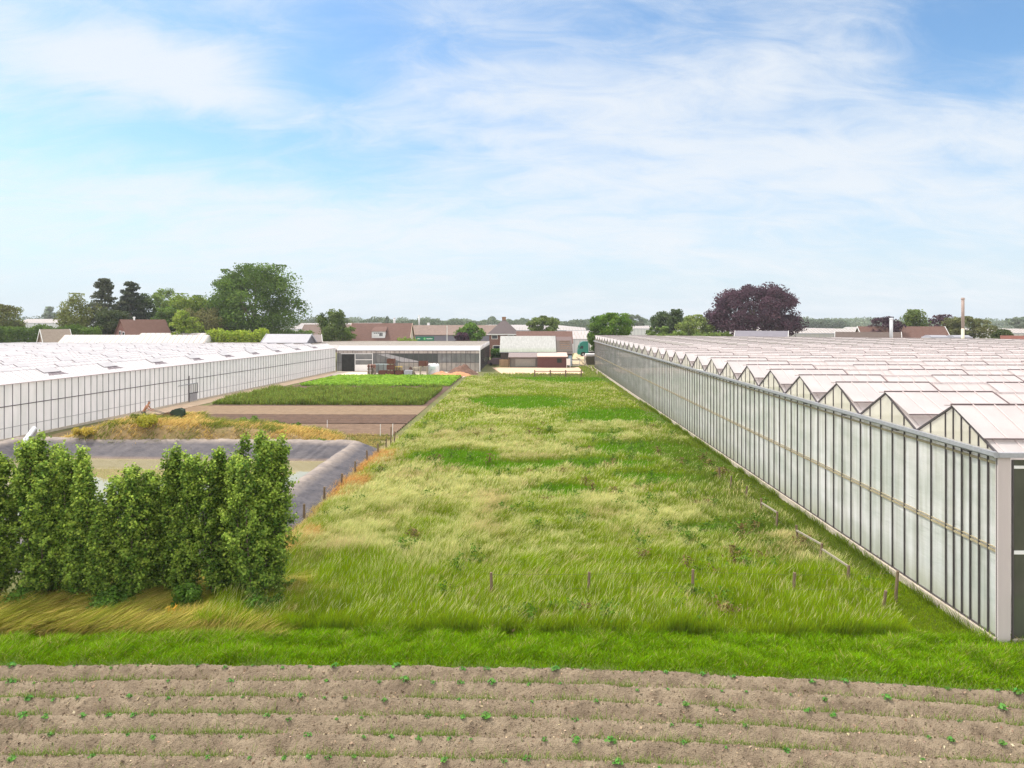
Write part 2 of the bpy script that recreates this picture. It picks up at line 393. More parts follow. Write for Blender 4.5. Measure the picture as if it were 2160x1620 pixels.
# ================================================================== RIGHT GREENHOUSE
XR = W(2104.5, F * CAMZ / (1365 - HOR))[0]; YR = W(2104.5, F * CAMZ / (1365 - HOR))[1]
EZ, PZ, BAY = 5.37, 6.43, 4.0
NB = 29
def filmmat():
    m = bpy.data.materials.new('film_behind_glass'); m.use_nodes = True
    nn = m.node_tree.nodes; ll = m.node_tree.links; b = nn['Principled BSDF']
    t = nn.new('ShaderNodeTexCoord')
    mp1 = nn.new('ShaderNodeMapping'); ll.new(t.outputs['Object'], mp1.inputs[0]); mp1.inputs['Scale'].default_value = (1, 1.6, .12)
    a = nn.new('ShaderNodeTexNoise'); ll.new(mp1.outputs[0], a.inputs['Vector']); a.inputs['Scale'].default_value = 2.2; a.inputs['Detail'].default_value = 7
    mp2 = nn.new('ShaderNodeMapping'); ll.new(t.outputs['Object'], mp2.inputs[0]); mp2.inputs['Scale'].default_value = (1, .35, 1)
    c = nn.new('ShaderNodeTexNoise'); ll.new(mp2.outputs[0], c.inputs['Vector']); c.inputs['Scale'].default_value = 1.1; c.inputs['Detail'].default_value = 5
    r = nn.new('ShaderNodeValToRGB'); ll.new(a.outputs['Fac'], r.inputs[0])
    r.color_ramp.elements[0].position = .34; r.color_ramp.elements[0].color = (*srgb(212, 213, 206), 1)
    r.color_ramp.elements[1].position = .62; r.color_ramp.elements[1].color = (*srgb(240, 241, 240), 1)
    g2 = nn.new('ShaderNodeValToRGB'); ll.new(c.outputs['Fac'], g2.inputs[0])
    g2.color_ramp.elements[0].position = .35; g2.color_ramp.elements[0].color = (*srgb(226, 231, 226), 1)
    g2.color_ramp.elements[1].position = .65; g2.color_ramp.elements[1].color = (1, 1, 1, 1)
    mu = nn.new('ShaderNodeMix'); mu.data_type = 'RGBA'; mu.blend_type = 'MULTIPLY'; mu.inputs[0].default_value = 1
    ll.new(r.outputs[0], mu.inputs[6]); ll.new(g2.outputs[0], mu.inputs[7])
    # green algae near the foot of the wall
    sp = nn.new('ShaderNodeSeparateXYZ'); ll.new(t.outputs['Object'], sp.inputs[0])
    az = nn.new('ShaderNodeMapRange'); ll.new(sp.outputs[2], az.inputs['Value']); az.inputs['From Min'].default_value = .25; az.inputs['From Max'].default_value = 1.3; az.inputs['To Min'].default_value = .9; az.inputs['To Max'].default_value = 0
    am = nn.new('ShaderNodeMath'); am.operation = 'MULTIPLY'; ll.new(az.outputs[0], am.inputs[0]); ll.new(c.outputs['Fac'], am.inputs[1])
    m3 = nn.new('ShaderNodeMix'); m3.data_type = 'RGBA'; ll.new(am.outputs[0], m3.inputs[0]); ll.new(mu.outputs[2], m3.inputs[6]); m3.inputs[7].default_value = (*srgb(150, 156, 112), 1)
    ll.new(m3.outputs[2], b.inputs['Base Color'])
    b.inputs['Roughness'].default_value = .55; b.inputs['Specular IOR Level'].default_value = 0.1
    b.inputs['Coat Weight'].default_value = 1.0; b.inputs['Coat Roughness'].default_value = 0.02; b.inputs['Coat IOR'].default_value = 1.45
    mp3 = nn.new('ShaderNodeMapping'); ll.new(t.outputs['Object'], mp3.inputs[0]); mp3.inputs['Scale'].default_value = (1, .55, 2.6); mp3.inputs['Rotation'].default_value = (R(18), 0, 0)
    wv = nn.new('ShaderNodeTexNoise'); ll.new(mp3.outputs[0], wv.inputs['Vector']); wv.inputs['Scale'].default_value = 2.0; wv.inputs['Detail'].default_value = 4; wv.inputs['Distortion'].default_value = 1.4
    bp = nn.new('ShaderNodeBump'); bp.inputs['Strength'].default_value = 0.35; bp.inputs['Distance'].default_value = .06
    ll.new(wv.outputs['Fac'], bp.inputs['Height']); ll.new(bp.outputs[0], b.inputs['Normal'])
    tr = nn.new('ShaderNodeBsdfTranslucent'); ll.new(m3.outputs[2], tr.inputs[0]); ms = nn.new('ShaderNodeMixShader'); ms.inputs[0].default_value = .38
    ll.new(b.outputs[0], ms.inputs[1]); ll.new(tr.outputs[0], ms.inputs[2]); ll.new(ms.outputs[0], nn['Material Output'].inputs[0])
    return m
FILM = filmmat()
FILM_L = mat('milky_wall_film', srgb(226, 226, 224), 0.35, 0.06, 1.2, stretch=(1, 1, .25), spec=0.3, col2=srgb(246, 243, 243), transl=.4)
def roofmat(name, c1, c2, al):
    m = mat(name, c1, 0.45, 0.1, .8, col2=c2, transl=.45, spec=0.4, stretch=(1, 1, 1), detail=7)
    return m
ROOF = roofmat('whitewashed_roof_glass', srgb(208, 200, 199), srgb(224, 216, 215), 1)
ROOFG = roofmat('grey_green_roof_glass', srgb(168, 166, 158), srgb(198, 194, 188), 1)
ROOFL = roofmat('chalked_roof_glass', srgb(226, 222, 223), srgb(236, 233, 234), 1)
GABLE = mat('pale_gable_glass', srgb(230, 228, 204), 0.2, 0.1, 1.0, spec=.4, alpha=.62, transl=.35)
BARLIGHT = mat('pale_roof_bar', srgb(196, 182, 180), 0.5, 0.08, 3)

rg_ = thing('greenhouse', 'large white glasshouse on the right with a row of pointed gables along the meadow', 'greenhouse', (XR, YR, 0), 0)
def xmax_bay(i):   # in local coordinates; far corner of the block is cut back
    yw = YR + (i + .5) * BAY
    if yw < 90: return 118 - max(0, (45 - yw)) * 1.5
    return max(5.0, min(118, (139 - yw) / 32.0 * 64 + 1))
LEN = NB * BAY
wl = MB(); wl.quad((.03, LEN, .25), (.03, 0.05, .25), (.03, 0.05, EZ - .1), (.03, LEN, EZ - .1))
wall = wl.obj('glass_wall', FILM, rg_)
fl = MB(); fl.quad((.2, .2, .03), (90, .2, .03), (90, LEN - .2, .03), (.2, LEN - .2, .03)); FLOORM = mat('white_bounce_floor', srgb(226, 226, 222), .8, .05, 1); fl.obj('bounce_floor', FLOORM, rg_)  # hidden white floor, added to bounce light onto the walls from inside
bars = MB(); bpos = []
yy = 0.0
i = 0
while yy <= LEN + .01:
    bpos.append(yy); yy += 0.4 if yy < 2.35 else 0.8
for b_ in bpos: bars.box(-.030, .015, b_ - .015, b_ + .015, .12, EZ - .12)
bars.obj('glazing_bars', DARKBAR, wall)
r_ = MB(); r_.box(-.02, .028, 0.02, LEN, 2.60, 2.66); r_.box(-.02, .028, .02, LEN, EZ - .32, EZ - .25); r_.box(-.02, .028, .02, LEN, 2.72, 2.74)
r_.obj('wall_rail', RAILM, wall)
r_ = MB(); r_.box(-.02, .028, 0.02, LEN, .25, .29); r_.obj('sill_bar', DARKBAR, wall)
p_ = MB(); p_.box(-.10, .16, 0, LEN, -.3, .245); p_.obj('concrete_plinth', CONC, rg_)
gt = MB(); gt.prism([(-.19, EZ + .05), (-.19, EZ - .07), (-.16, EZ - .11), (-.04, EZ - .11), (-.04, EZ + .03), (-.08, EZ + .05)], -.12, LEN + .6, 'y')
gt.obj('eave_gutter', GREYMETAL, rg_)
gb2 = MB()
for b_ in np.arange(1.2, LEN, 4.0): gb2.box(-.15, -.036, b_ - .14, b_ + .14, EZ - .165, EZ - .115)
gb2.obj('gutter_bracket', DARKBAR, rg_)
cp = MB(); cp.box(-.03, .31, -.06, .045, .1, EZ - .02); cp.obj('corner_panel', mat('pinkish_grey_panel', srgb(196, 184, 182), .6, .08, 1.5, stretch=(1, 1, .2)), rg_)
# end wall facing the camera
ew = MB(); ew.quad((.37, 0.0, .25), (95, 0.0, .25), (95, 0.0, EZ - .18), (.37, 0.0, EZ - .18))
eo = ew.obj('end_wall', mat('smoky_end_glass', srgb(92, 92, 84), .06, .35, .9, spec=.6, stretch=(1, 1, .35), col2=srgb(64, 66, 60)), rg_)
eb = MB()
for k in range(0, 60): eb.box(.37 + k * .8, .41 + k * .8, -.05, -.004, .1, EZ - .18)
eb.obj('glazing_bars', DARKBAR, eo)
er = MB(); er.box(.42, 60, -.03, -.004, 2.58, 2.68); er.box(.42, 60, -.03, -.004, EZ - .42, EZ - .34); er.obj('wall_rail', WHITEP, eo)
cu = MB(); 
for k in range(40):
    x0 = .62 + k * .8; cu.quad((x0, .12, .3), (x0 + .42, .12, .3), (x0 + .36, .12, EZ - .5), (x0 + .1, .12, EZ - .5))
ep = MB(); ep.box(.37, 95, -.10, .14, -.3, .245); ep.obj('end_plinth', CONC, rg_)
eg = MB(); eg.prism([(-.14, EZ + .03), (-.14, EZ - .1), (.0, EZ - .1), (.0, EZ + .03)], -.04, 95, 'x'); eg.obj('end_gutter', GREYMETAL, rg_)

vent_jobs = []
SL = math.hypot(BAY / 2, PZ - EZ); sy, szz = (BAY / 2) / SL, (PZ - EZ) / SL
for i in range(NB):
    y0 = i * BAY; yr = y0 + BAY / 2; y1 = y0 + BAY; xm = xmax_bay(i)
    far = i >= 15
    rb = MB()
    rb.quad((-.02, y0, EZ), (xm, y0, EZ), (xm, yr, PZ), (-.02, yr, PZ)); rb.quad((-.02, yr, PZ), (xm, yr, PZ), (xm, y1, EZ), (-.02, y1, EZ))
    if xm < 110: rb.quad((xm, y0, EZ), (xm, y1, EZ), (xm, yr, PZ))
    if i == NB - 1: rb.quad((0, y1, .2), (xm, y1, .2), (xm, y1, EZ), (0, y1, EZ))
    ro = rb.obj('roof_bay', ROOFG if far else ROOF, rg_)
    bb = MB(); st = .62 if i < 14 else 1.24
    for xb in np.arange(.2, xm, st):
        if dep(XR + xb, YR + y0) < 0: continue
        bb.bar((xb, y0 + .02, EZ + .02), (xb, yr - .02, PZ + .02), .022, .028, (0, -szz, sy))
    bb.obj('roof_bars', BARLIGHT, ro)
    cc = MB(); cc.bar((-.28, yr, PZ + .035), (xm, yr, PZ + .035), .05, .035); cc.obj('ridge_cap', BARLIGHT, ro)
    # gable
    gq = MB(); gq.quad((.0, y0 + .02, EZ + .02), (.0, y1 - .02, EZ + .02), (.0, yr, PZ - .03))
    if xm > 6 or True:
        go = gq.obj('gable', GABLE, rg_)
        fr = MB(); fr.bar((-.03, y0, EZ + .01), (-.03, yr, PZ), .05, .06); fr.bar((-.03, y1, EZ + .01), (-.03, yr, PZ), .05, .06)
        for b_ in bpos:
            if y0 + .15 < b_ < y1 - .15:
                zt = EZ + (PZ - EZ) * (1 - abs(b_ - yr) / (BAY / 2)); fr.box(-.035, -.005, b_ - .018, b_ + .018, EZ + .06, zt)
        fr.obj('gable_frame', DARKBAR, go)
        ins = MB()
        if i < 14:
            for xo in (1.6,):
                ins.bar((xo, y0 + .1, EZ + .45), (xo, y1 - .1, EZ + .45), .04, .04); ins.bar((xo, y0 + .5, EZ + .1), (xo, yr, PZ - .2), .04, .04); ins.bar((xo, y1 - .5, EZ + .1), (xo, yr, PZ - .2), .04, .04)
            ins.obj('truss', RAILM, go)
    j = 0; xv = -.1
    while xv + 3.9 < xm:
        xx0 = xv; 
        dd = dep(XR + xx0 + 2, YR + yr)
        inframe = (abs(XR + xx0) / max(dd, 1)) < 0.85
        if inframe: vent_jobs.append((dd, i, xx0, ro))
        xv += 6.25
vent_jobs.sort(key=lambda t: t[0])
VD = mat('vent_dark_edge', srgb(104, 88, 88), .6, .1, 4)
def vent(mb_p, mb_b, i, x0, lift, L_=1.75, ln=3.85):
    yr = i * BAY + BAY / 2
    zl = PZ - L_ * szz + lift * sy; yl = yr - L_ * sy - lift * szz
    p = [(x0, yr - .03, PZ + .055), (x0 + ln, yr - .03, PZ + .055), (x0 + ln, yl, zl), (x0, yl, zl)]
    mb_p.quad(*p[::-1])
    mb_b.bar(p[0], p[1], .06, .06); mb_b.bar(p[1], p[2], .045, .045); mb_b.bar(p[3], p[2], .035, .035)
    mb_b.bar((x0 + ln + .05, yr, PZ + .03), (x0 + ln + .05, yl + .02, PZ - (yr - yl) / sy * szz + .03), .03, .03)
    # side glass of the open wedge
rest_p, rest_b = MB(), MB()
for k, (dd, i, x0, ro) in enumerate(vent_jobs):
    lift = .10 if i == 0 else random.choice([.22, .26, .3])
    if k < 100:
        a, b = MB(), MB(); vent(a, b, i, x0, lift)
        vo = a.obj('roof_vent', ROOF, ro); b.obj('vent_frame', VD, vo)
        z_ = PZ - 1.75 * szz + lift * sy; y_ = i * BAY + BAY / 2 - 1.75 * sy - lift * szz
        vb = MB()
        for t in range(1, 6): vb.bar((x0 + t * .64, i * BAY + BAY / 2 - .04, PZ + .072), (x0 + t * .64, y_, z_ + .017), .026, .026)
        vb.obj('vent_bars', BARLIGHT, vo)
    else: vent(rest_p, rest_b, i, x0, lift)
rp = rest_p.obj('roof_vent', ROOF, rg_); rp['kind'] = 'stuff'
rp2 = rest_b.obj('vent_frame', VD, rp); rp2['kind'] = 'stuff'
# little dark sensors on the ridges
for (px_, py_) in ((1762, 793), (1900, 758), (1830, 750), (2095, 762), (1593, 735)):
    pass

# ================================================================== LEFT GREENHOUSE
AX, AY = W(0, 52.5); BX, BY = W(708, 127.5)
LT = math.hypot(BX - AX, BY - AY); LROT = -math.atan2(BX - AX, BY - AY)
lg = thing('greenhouse', 'long low white glasshouse on the left with small open roof vents', 'greenhouse', (AX, AY, 0), LROT)
LE, LP, LB = 4.3, 5.12, 3.2
Y0L = -14.0
wl = MB(); wl.quad((-.03, Y0L, .2), (-.03, LT, .2), (-.03, LT, LE - .06), (-.03, Y0L, LE - .06)); lw = wl.obj('glass_wall', FILM_L, lg)
fl = MB(); fl.quad((-60, Y0L, .03), (-.25, Y0L, .03), (-.25, LT, .03), (-60, LT, .03)); fl.obj('bounce_floor', FLOORM, lg)  # same added white floor, bounces light inside the left house
bars = MB()
for b_ in np.arange(Y0L, LT, .8): bars.box(-.022, .012, b_ - .02, b_ + .02, .12, LE - .06)
bars.obj('glazing_bars', mat('grey_left_bar', srgb(104, 100, 106), .5), lw)
r_ = MB(); r_.box(-.027, .02, Y0L, LT, 2.58, 2.64); r_.obj('wall_rail', DARKBAR, lw)
r_ = MB(); r_.box(-.027, .012, Y0L, LT, .96, 1.0); r_.obj('wall_rail', mat('faint_rail', srgb(165, 163, 165), .6), lw)
p_ = MB(); p_.box(-.2, .08, Y0L, LT, -.3, .19); p_.obj('concrete_plinth', CONC, lg)
gt = MB(); gt.prism([(-.06, LE + .04), (-.06, LE - .05), (.12, LE - .05), (.12, LE + .02)], Y0L, LT, 'y'); gt.obj('eave_gutter', mat('pinkish_gutter', srgb(200, 188, 190), .5), lg)
# sliding door
dy0 = None
def wall_y(px):
    # local y on the wall where the photo column px meets it
    best = min(np.arange(0, LT, .05), key=lambda t: abs(1080 + F * ((AX + (BX - AX) * t / LT) * cs + (AY + (BY - AY) * t / LT) * sn) / (-(AX + (BX - AX) * t / LT) * sn + (AY + (BY - AY) * t / LT) * cs) - px))
    return float(best)
d0, d1, dr = wall_y(397), wall_y(415), wall_y(374)
dm = MB(); dm.box(.05, .085, d0, d1, .1, 2.0); do = dm.obj('sliding_door', FILM_L, lg)
dm = MB(); dm.box(.086, .10, d0 + .05, d1 - .05, .12, .98); dm.obj('door_panel', mat('grey_door_panel', srgb(150, 148, 152), .5, .2, 2), do)
dm = MB(); dm.box(.086, .13, d0 - .06, d0 + .04, .05, 3.0); dm.box(.086, .12, d1 - .04, d1 + .03, .9, 2.05)
for t in np.linspace(d0 + .4, d1 - .4, 3): dm.box(.086, .105, t - .02, t + .02, 1.0, 2.0)
dm.box(.086, .12, d0, d1, .98, 1.06); dm.obj('door_frame', DARKBAR, do)
dm = MB(); dm.box(.06, .14, dr, d1 + .05, 2.02, 2.10); dm.obj('door_track', GREYMETAL, do)
lv = []
SLl = math.hypot(LB / 2, LP - LE); cx, cz = (LB / 2) / SLl, (LP - LE) / SLl
vl_p, vl_f = MB(), MB()
NBL = 20
for k in range(NBL):
    x1 = -k * LB; xr = x1 - LB / 2; x0 = x1 - LB
    y1 = LT + (3 if k > 3 else 0)
    rb = MB(); rb.quad((x1, Y0L, LE), (x1, y1, LE), (xr, y1, LP), (xr, Y0L, LP)); rb.quad((xr, Y0L, LP), (xr, y1, LP), (x0, y1, LE), (x0, Y0L, LE))
    rb.quad((x1, y1, LE), (x0, y1, LE), (xr, y1, LP)); rb.quad((x1, Y0L, LE), (xr, Y0L, LP), (x0, Y0L, LE))
    ro = rb.obj('roof_bay', ROOFL, lg)
    cc = MB(); cc.bar((xr, Y0L, LP + .03), (xr, y1, LP + .03), .06, .03); cc.obj('ridge_cap', mat('ridge_cap', srgb(205, 198, 202), .5) if k == 0 else bpy.data.materials['ridge_cap'], ro)
    if k < 8:
        bb = MB()
        for yb in np.arange(Y0L, y1, .8): bb.bar((x1 - .02, yb, LE + .015), (xr + .02, yb, LP + .015), .02, .022, (cz, 0, cx))
        bb.obj('roof_bars', BARLIGHT, ro)
    off = random.uniform(0, 7.0)
    for yv in np.arange(Y0L + off, y1 - 3, 7.5):
        lv.append((math.hypot(xr, yv + 50), k, yv, ro))
lv.sort(key=lambda t: t[0])
VG = mat('vent_hatch', srgb(120, 110, 114), .7, .2, 6)
def lvent(a, b, k, yv, ln=2.0, lift=.015, L_=.8):
    xr = -k * LB - LB / 2
    xl = xr + L_ * cx; zl = LP - L_ * cz
    xo = xr + L_ * cx + lift * cz; zo = LP + .03 - L_ * cz + lift * cx
    a.quad((xr, yv, LP + .05), (xo, yv, zo), (xo, yv + ln, zo), (xr, yv + ln, LP + .05))
    b.quad((xr + .02, yv + .02, LP + .012), (xl, yv + .02, zl + .02), (xl, yv + ln, zl + .02), (xr + .02, yv + ln, LP + .012))
    b.bar((xo, yv, zo), (xo, yv + ln, zo), .04, .04); b.bar((xr, yv, LP + .05), (xo, yv, zo), .04, .04)
    xd = xl + .42 * cx; zd = zl - .42 * cz + .012; b.quad((xl - .01, yv + .5, zl + .015), (xd, yv + .1, zd), (xd, yv + ln + .5, zd), (xl - .01, yv + ln - .1, zl + .015))
ra, rb_ = MB(), MB()
for q, (dd, k, yv, ro) in enumerate(lv):
    if q < 100:
        a, b = MB(), MB(); lvent(a, b, k, yv); vo = a.obj('roof_vent', ROOFL, ro); b.obj('vent_opening', VG, vo)
    else: lvent(ra, rb_, k, yv)
rp = ra.obj('roof_vent', ROOFL, lg); rp['kind'] = 'stuff'; q2 = rb_.obj('vent_opening', VG, rp); q2['kind'] = 'stuff'

# ================================================================== PACKING GLASSHOUSE AT THE BACK
PX1, PY0 = W(1012, 127.5); PX0 = W(708, 127.5)[0] + .05
PE, PB, PR = 3.85, 4.1, .85
pk = thing('greenhouse', 'old glasshouse across the far end of the vegetable field with crates in front', 'greenhouse', (PX1, PY0, 0), 0)
PW = PX1 - PX0
PALE = mat('clear_old_glass', srgb(128, 128, 126), .08, .3, .6, spec=.5, stretch=(1, 1, .6), col2=srgb(96, 98, 100))
m_ = MB(); m_.quad((-PW, 0, .1), (0, 0, .1), (0, 0, 3.25), (-PW, 0, 3.25)); fw_ = m_.obj('front_wall', PALE, pk)
m_ = MB(); m_.quad((-PW, -.01, 3.3), (0, -.01, 3.3), (0, -.01, PE - .05), (-PW, -.01, PE - .05)); m_.obj('top_panes', mat('pale_top_panes', srgb(206, 194, 186), .2, .2, 1.2, stretch=(1, 1, .1), col2=srgb(150, 140, 135)), fw_)  # top row of panes, paler than the glass below
m_ = MB(); m_.quad((-PW + 11.2, -.012, .15), (-.1, -.012, .15), (-.1, -.012, 1.62), (-PW + 11.2, -.012, 1.62)); m_.obj('lower_panes', mat('chalky_lower_panes', srgb(168, 160, 150), .3, .2, .7, col2=srgb(132, 128, 124)), fw_)
m_ = MB(); m_.quad((-PW + 9.5, -.014, 3.2), (-PW + 16, -.014, 1.7), (-PW + 18.5, -.014, 1.7), (-PW + 18.5, -.014, 3.2)); m_.obj('dark_screen', mat('dark_shade_screen', srgb(66, 70, 68), .6, .2, 1), fw_)
m_ = MB(); m_.quad((-PW + 7.5, -.016, 3.15), (-PW + 9.2, -.016, 3.2), (-PW + 15.6, -.016, 1.75), (-PW + 12, -.016, 1.75)); m_.obj('folded_film', mat('folded_film', srgb(160, 158, 160), .3, .2, 2), fw_)
m_ = MB()
for t in np.arange(0, PW, .86): m_.box(-t - .03, -t + .03, -.07, -.025, 0, PE - .05)
m_.box(-PW, 0, -.06, -.022, 3.24, 3.32); m_.box(-PW, 0, -.06, -.022, 1.62, 1.68); m_.box(-PW, 0, -.1, -.022, PE - .1, PE); m_.obj('glazing_bars', DARKBAR, fw_)
m_ = MB(); m_.box(-PW + .95, -PW + 3.3, -.09, -.072, .02, 3.2); m_.obj('doorway', mat('doorway_dark', srgb(46, 46, 44), .9, .3, 2), pk)
m_ = MB(); m_.box(-PW + 3.4, -PW + 6.6, -.16, -.12, .1, 1.25); dq = m_.obj('sliding_door', WHITEP, pk)
m_ = MB(); m_.box(-PW + 3.4, -PW + 6.6, -.15, -.13, 1.25, 3.2); m_.obj('door_glazing', PALE, dq)
m_ = MB(); 
for a_, b_ in ((3.35, 3.45), (6.55, 6.65)): m_.box(-PW + a_, -PW + b_, -.19, -.162, .1, 3.28)
m_.box(-PW + .8, -PW + 6.65, -.19, -.162, 3.2, 3.3); m_.box(-PW + 3.4, -PW + 6.6, -.19, -.162, 2.1, 2.2)
m_.obj('door_frame', WHITEP, dq)
m_ = MB(); m_.box(-.06, .1, -.14, .02, 0, PE + .02); m_.obj('corner_post', WHITEP, pk)
PD = 8 * PB
m_ = MB(); m_.quad((.02, 0.03, .1), (.02, PD, .1), (.02, PD, PE), (.02, 0.03, PE)); sw = m_.obj('side_wall', mat('dark_side_glass', srgb(84, 96, 84), .05, .3, .5, spec=.7, col2=srgb(60, 68, 64)), pk)
m_ = MB()
for t in np.arange(.8, PD, .8): m_.box(.025, .06, t - .02, t + .02, .05, PE)
m_.obj('glazing_bars', DARKBAR, sw)
for i in range(8):
    y0 = i * PB
    m_ = MB(); xa = -PW if i == 0 else -PW - 34
    m_.quad((xa, y0, PE), (0.05, y0, PE), (0.05, y0 + PB / 2, PE + PR), (xa, y0 + PB / 2, PE + PR)); m_.quad((xa, y0 + PB / 2, PE + PR), (0.05, y0 + PB / 2, PE + PR), (0.05, y0 + PB, PE), (xa, y0 + PB, PE))
    ro = m_.obj('roof_bay', ROOFL if i == 0 else ROOF, pk)
    m_ = MB(); m_.quad((.03, y0, PE + .01), (.03, y0 + PB, PE + .01), (.03, y0 + PB / 2, PE + PR - .03)); go = m_.obj('gable', GABLE, pk)
    m_ = MB(); m_.bar((.06, y0, PE), (.06, y0 + PB / 2, PE + PR), .05, .07); m_.bar((.06, y0 + PB, PE), (.06, y0 + PB / 2, PE + PR), .05, .07); m_.obj('gable_frame', GREYMETAL, go)
    m_ = MB(); m_.bar((xa, y0 + PB / 2, PE + PR + .03), (.05, y0 + PB / 2, PE + PR + .03), .06, .04); m_.obj('ridge_cap', RAILM, ro)

# ================================================================== SURFACES IN THE MIDDLE
def sheet(name, pts, z, m, label, cat):
    mb = MB(); mb.quad(*[(p[0], p[1], z) for p in pts]); o = mb.obj(name, m); return tag(o, label, cat, kind='structure')
def lwall(t, off=0.0):    # a point beside the left glasshouse wall
    ux, uy = (BX - AX) / LT, (BY - AY) / LT
    return (AX + ux * t + uy * off, AY + uy * t - ux * off)
YARD = mat('pale_yard_concrete', srgb(190, 172, 156), .9, .2, .8, .2, 10, col2=srgb(214, 200, 186))
DARKS = mat('fresh_dark_soil', srgb(80, 62, 52), .95, .15, 2, .6, 12, col2=srgb(102, 80, 66))
LIGHTS = mat('pale_tilled_soil', srgb(116, 96, 76), .95, .15, 1.5, .6, 12, col2=srgb(138, 116, 92))
RIDGES = mat('ridged_soil', srgb(104, 84, 70), .95, .15, 1.5, .6, 12, col2=srgb(126, 104, 86))
def Yd(py, z=0): return F * (CAMZ - z) / (py - HOR)
xe = -10.6
sheet('bare_corner', [(-17, 47.5), (-9.6, 47.5), (-9.6, 55.6), (-17, 55.6)], .008, mat('bare_weedy_soil', srgb(142, 124, 90), .95, .2, 1.2, .5, 10, col2=srgb(118, 112, 70)), 'bare weedy ground at the corner of basin and ridged bed', 'ground')
sheet('path', [lwall(12, .1), lwall(12, 2.4), lwall(LT, 2.4), lwall(LT, .1)], .012, mat('path_slabs', srgb(206, 180, 152), .9, .15, .9, .2, 10), 'pale slab path beside the left glasshouse', 'path')
sheet('yard', [(-32.9, 111), (xe, 113.5), (xe + 2, 127.4), (-34.6, 127.4)], .016, YARD, 'pale concrete yard before the old glasshouse', 'yard')
def strip(name, ya, yb, m, amp, per, z0, label, xl=None, tilt=0):
    y0, y1 = Yd(ya), Yd(yb)
    def zf(X, Y): return z0 + amp * (.5 + .5 * np.cos(2 * np.pi * Y / per)) + .05 * (fbm(X * 1.3, Y * 3, 4, 31) - .3)
    xa = lwall(y1 - AY, 2.45)[0] if xl is None else xl
    o = grid(name, xa, xe, y0, y1, 260, max(20, int((y1 - y0) / .09)), zf, m); return tag(o, label, 'soil', kind='structure')
strip('soil_margin', 818, 793, DARKS, .02, 1.1, .02, 'dark soil margin around the lettuce bed')
strip('soil_path_bed', 858, 818, DARKS, .02, 1.1, .015, 'dark soil under the tall green crop')
strip('pale_soil_bed', 878, 857.8, LIGHTS, .04, 1.0, .02, 'pale tilled soil bed behind the mound')
strip('dark_soil_bed', 897, 877.8, DARKS, .10, 1.2, .02, 'freshly turned dark brown soil bed')
strip('ridged_soil_bed', 922, 896.8, RIDGES, .12, .75, .02, 'ridged brown soil bed beside the white stakes')

def scatter(n, x0, x1, y0, y1, near=False):
    return rng.uniform(x0, x1, n), rng.uniform(y0, y1, n)
# lettuce bed
def leafbed(name, ya, yb, xl, h0, cols, n, label, cat, size, rows=1.2, vert=False, zmul=1.0):
    y0, y1 = Yd(ya), Yd(yb)
    k = rng.integers(0, max(1, int((y1 - y0) / rows)), n); y = y0 + (k + .5) * rows + rng.normal(0, rows * .24, n)
    x = rng.uniform(0, 1, n); xl_ = np.array([lwall(t, xl)[0] for t in (0., 75.)]); xlv = xl_[0] + (xl_[1] - xl_[0]) * (y - AY) / 75; x = xlv + (xe - .2 - xlv) * x
    hh = h0 * (.75 + .5 * fbm(x * .8, y * .8, 3, 77)) ; z = rng.uniform(0, 1, n) ** .6 * hh
    c = np.zeros((n, 3)); t = fbm(x * .9, y * .9, 3, 91)[:, None]; c = jit(cols[0], n, .14) * (1 - t) + jit(cols[1], n, .14) * t
    nr = rng.normal(size=(n, 3)); nr[:, 2] = np.abs(nr[:, 2]) + (.6 if not vert else 0)
    if vert: nr[:, 2] *= .3
    o = leaves(name, np.stack([x, y, z], -1), nr, rng.uniform(.6, 1.2, n) * size, c); return tag(o, label, cat, kind='stuff')
leafbed('lettuce_crop', 816, 795.5, 4.6, .42, (srgb(104, 150, 30), srgb(172, 204, 78)), 26000, 'bright light green leafy crop in rows before the yard', 'crop', .22, 1.0)
# taller dark crop
y0, y1 = Yd(856), Yd(824)
n = 42000; y = rng.uniform(y0, y1, n); xa = np.array([lwall(t - AY, 3.6)[0] for t in y]); x = xa + (xe - .6 - xa) * rng.random(n)
tt = fbm(x * .9, y * 1.1, 4, 19); h = (-.15 + 1.5 * tt) * rng.uniform(.6, 1.15, n)
o = blades('tall_green_crop', x, y, np.zeros(n), h, np.full(n, .07), h * .2, rng.uniform(0, 6.28, n), jit(srgb(96, 112, 44), n), jit(srgb(134, 150, 66), n, .28, .12), wob=.8)
tag(o, 'dense darker green waist high crop between lettuce and bare soil', 'crop', kind='stuff')

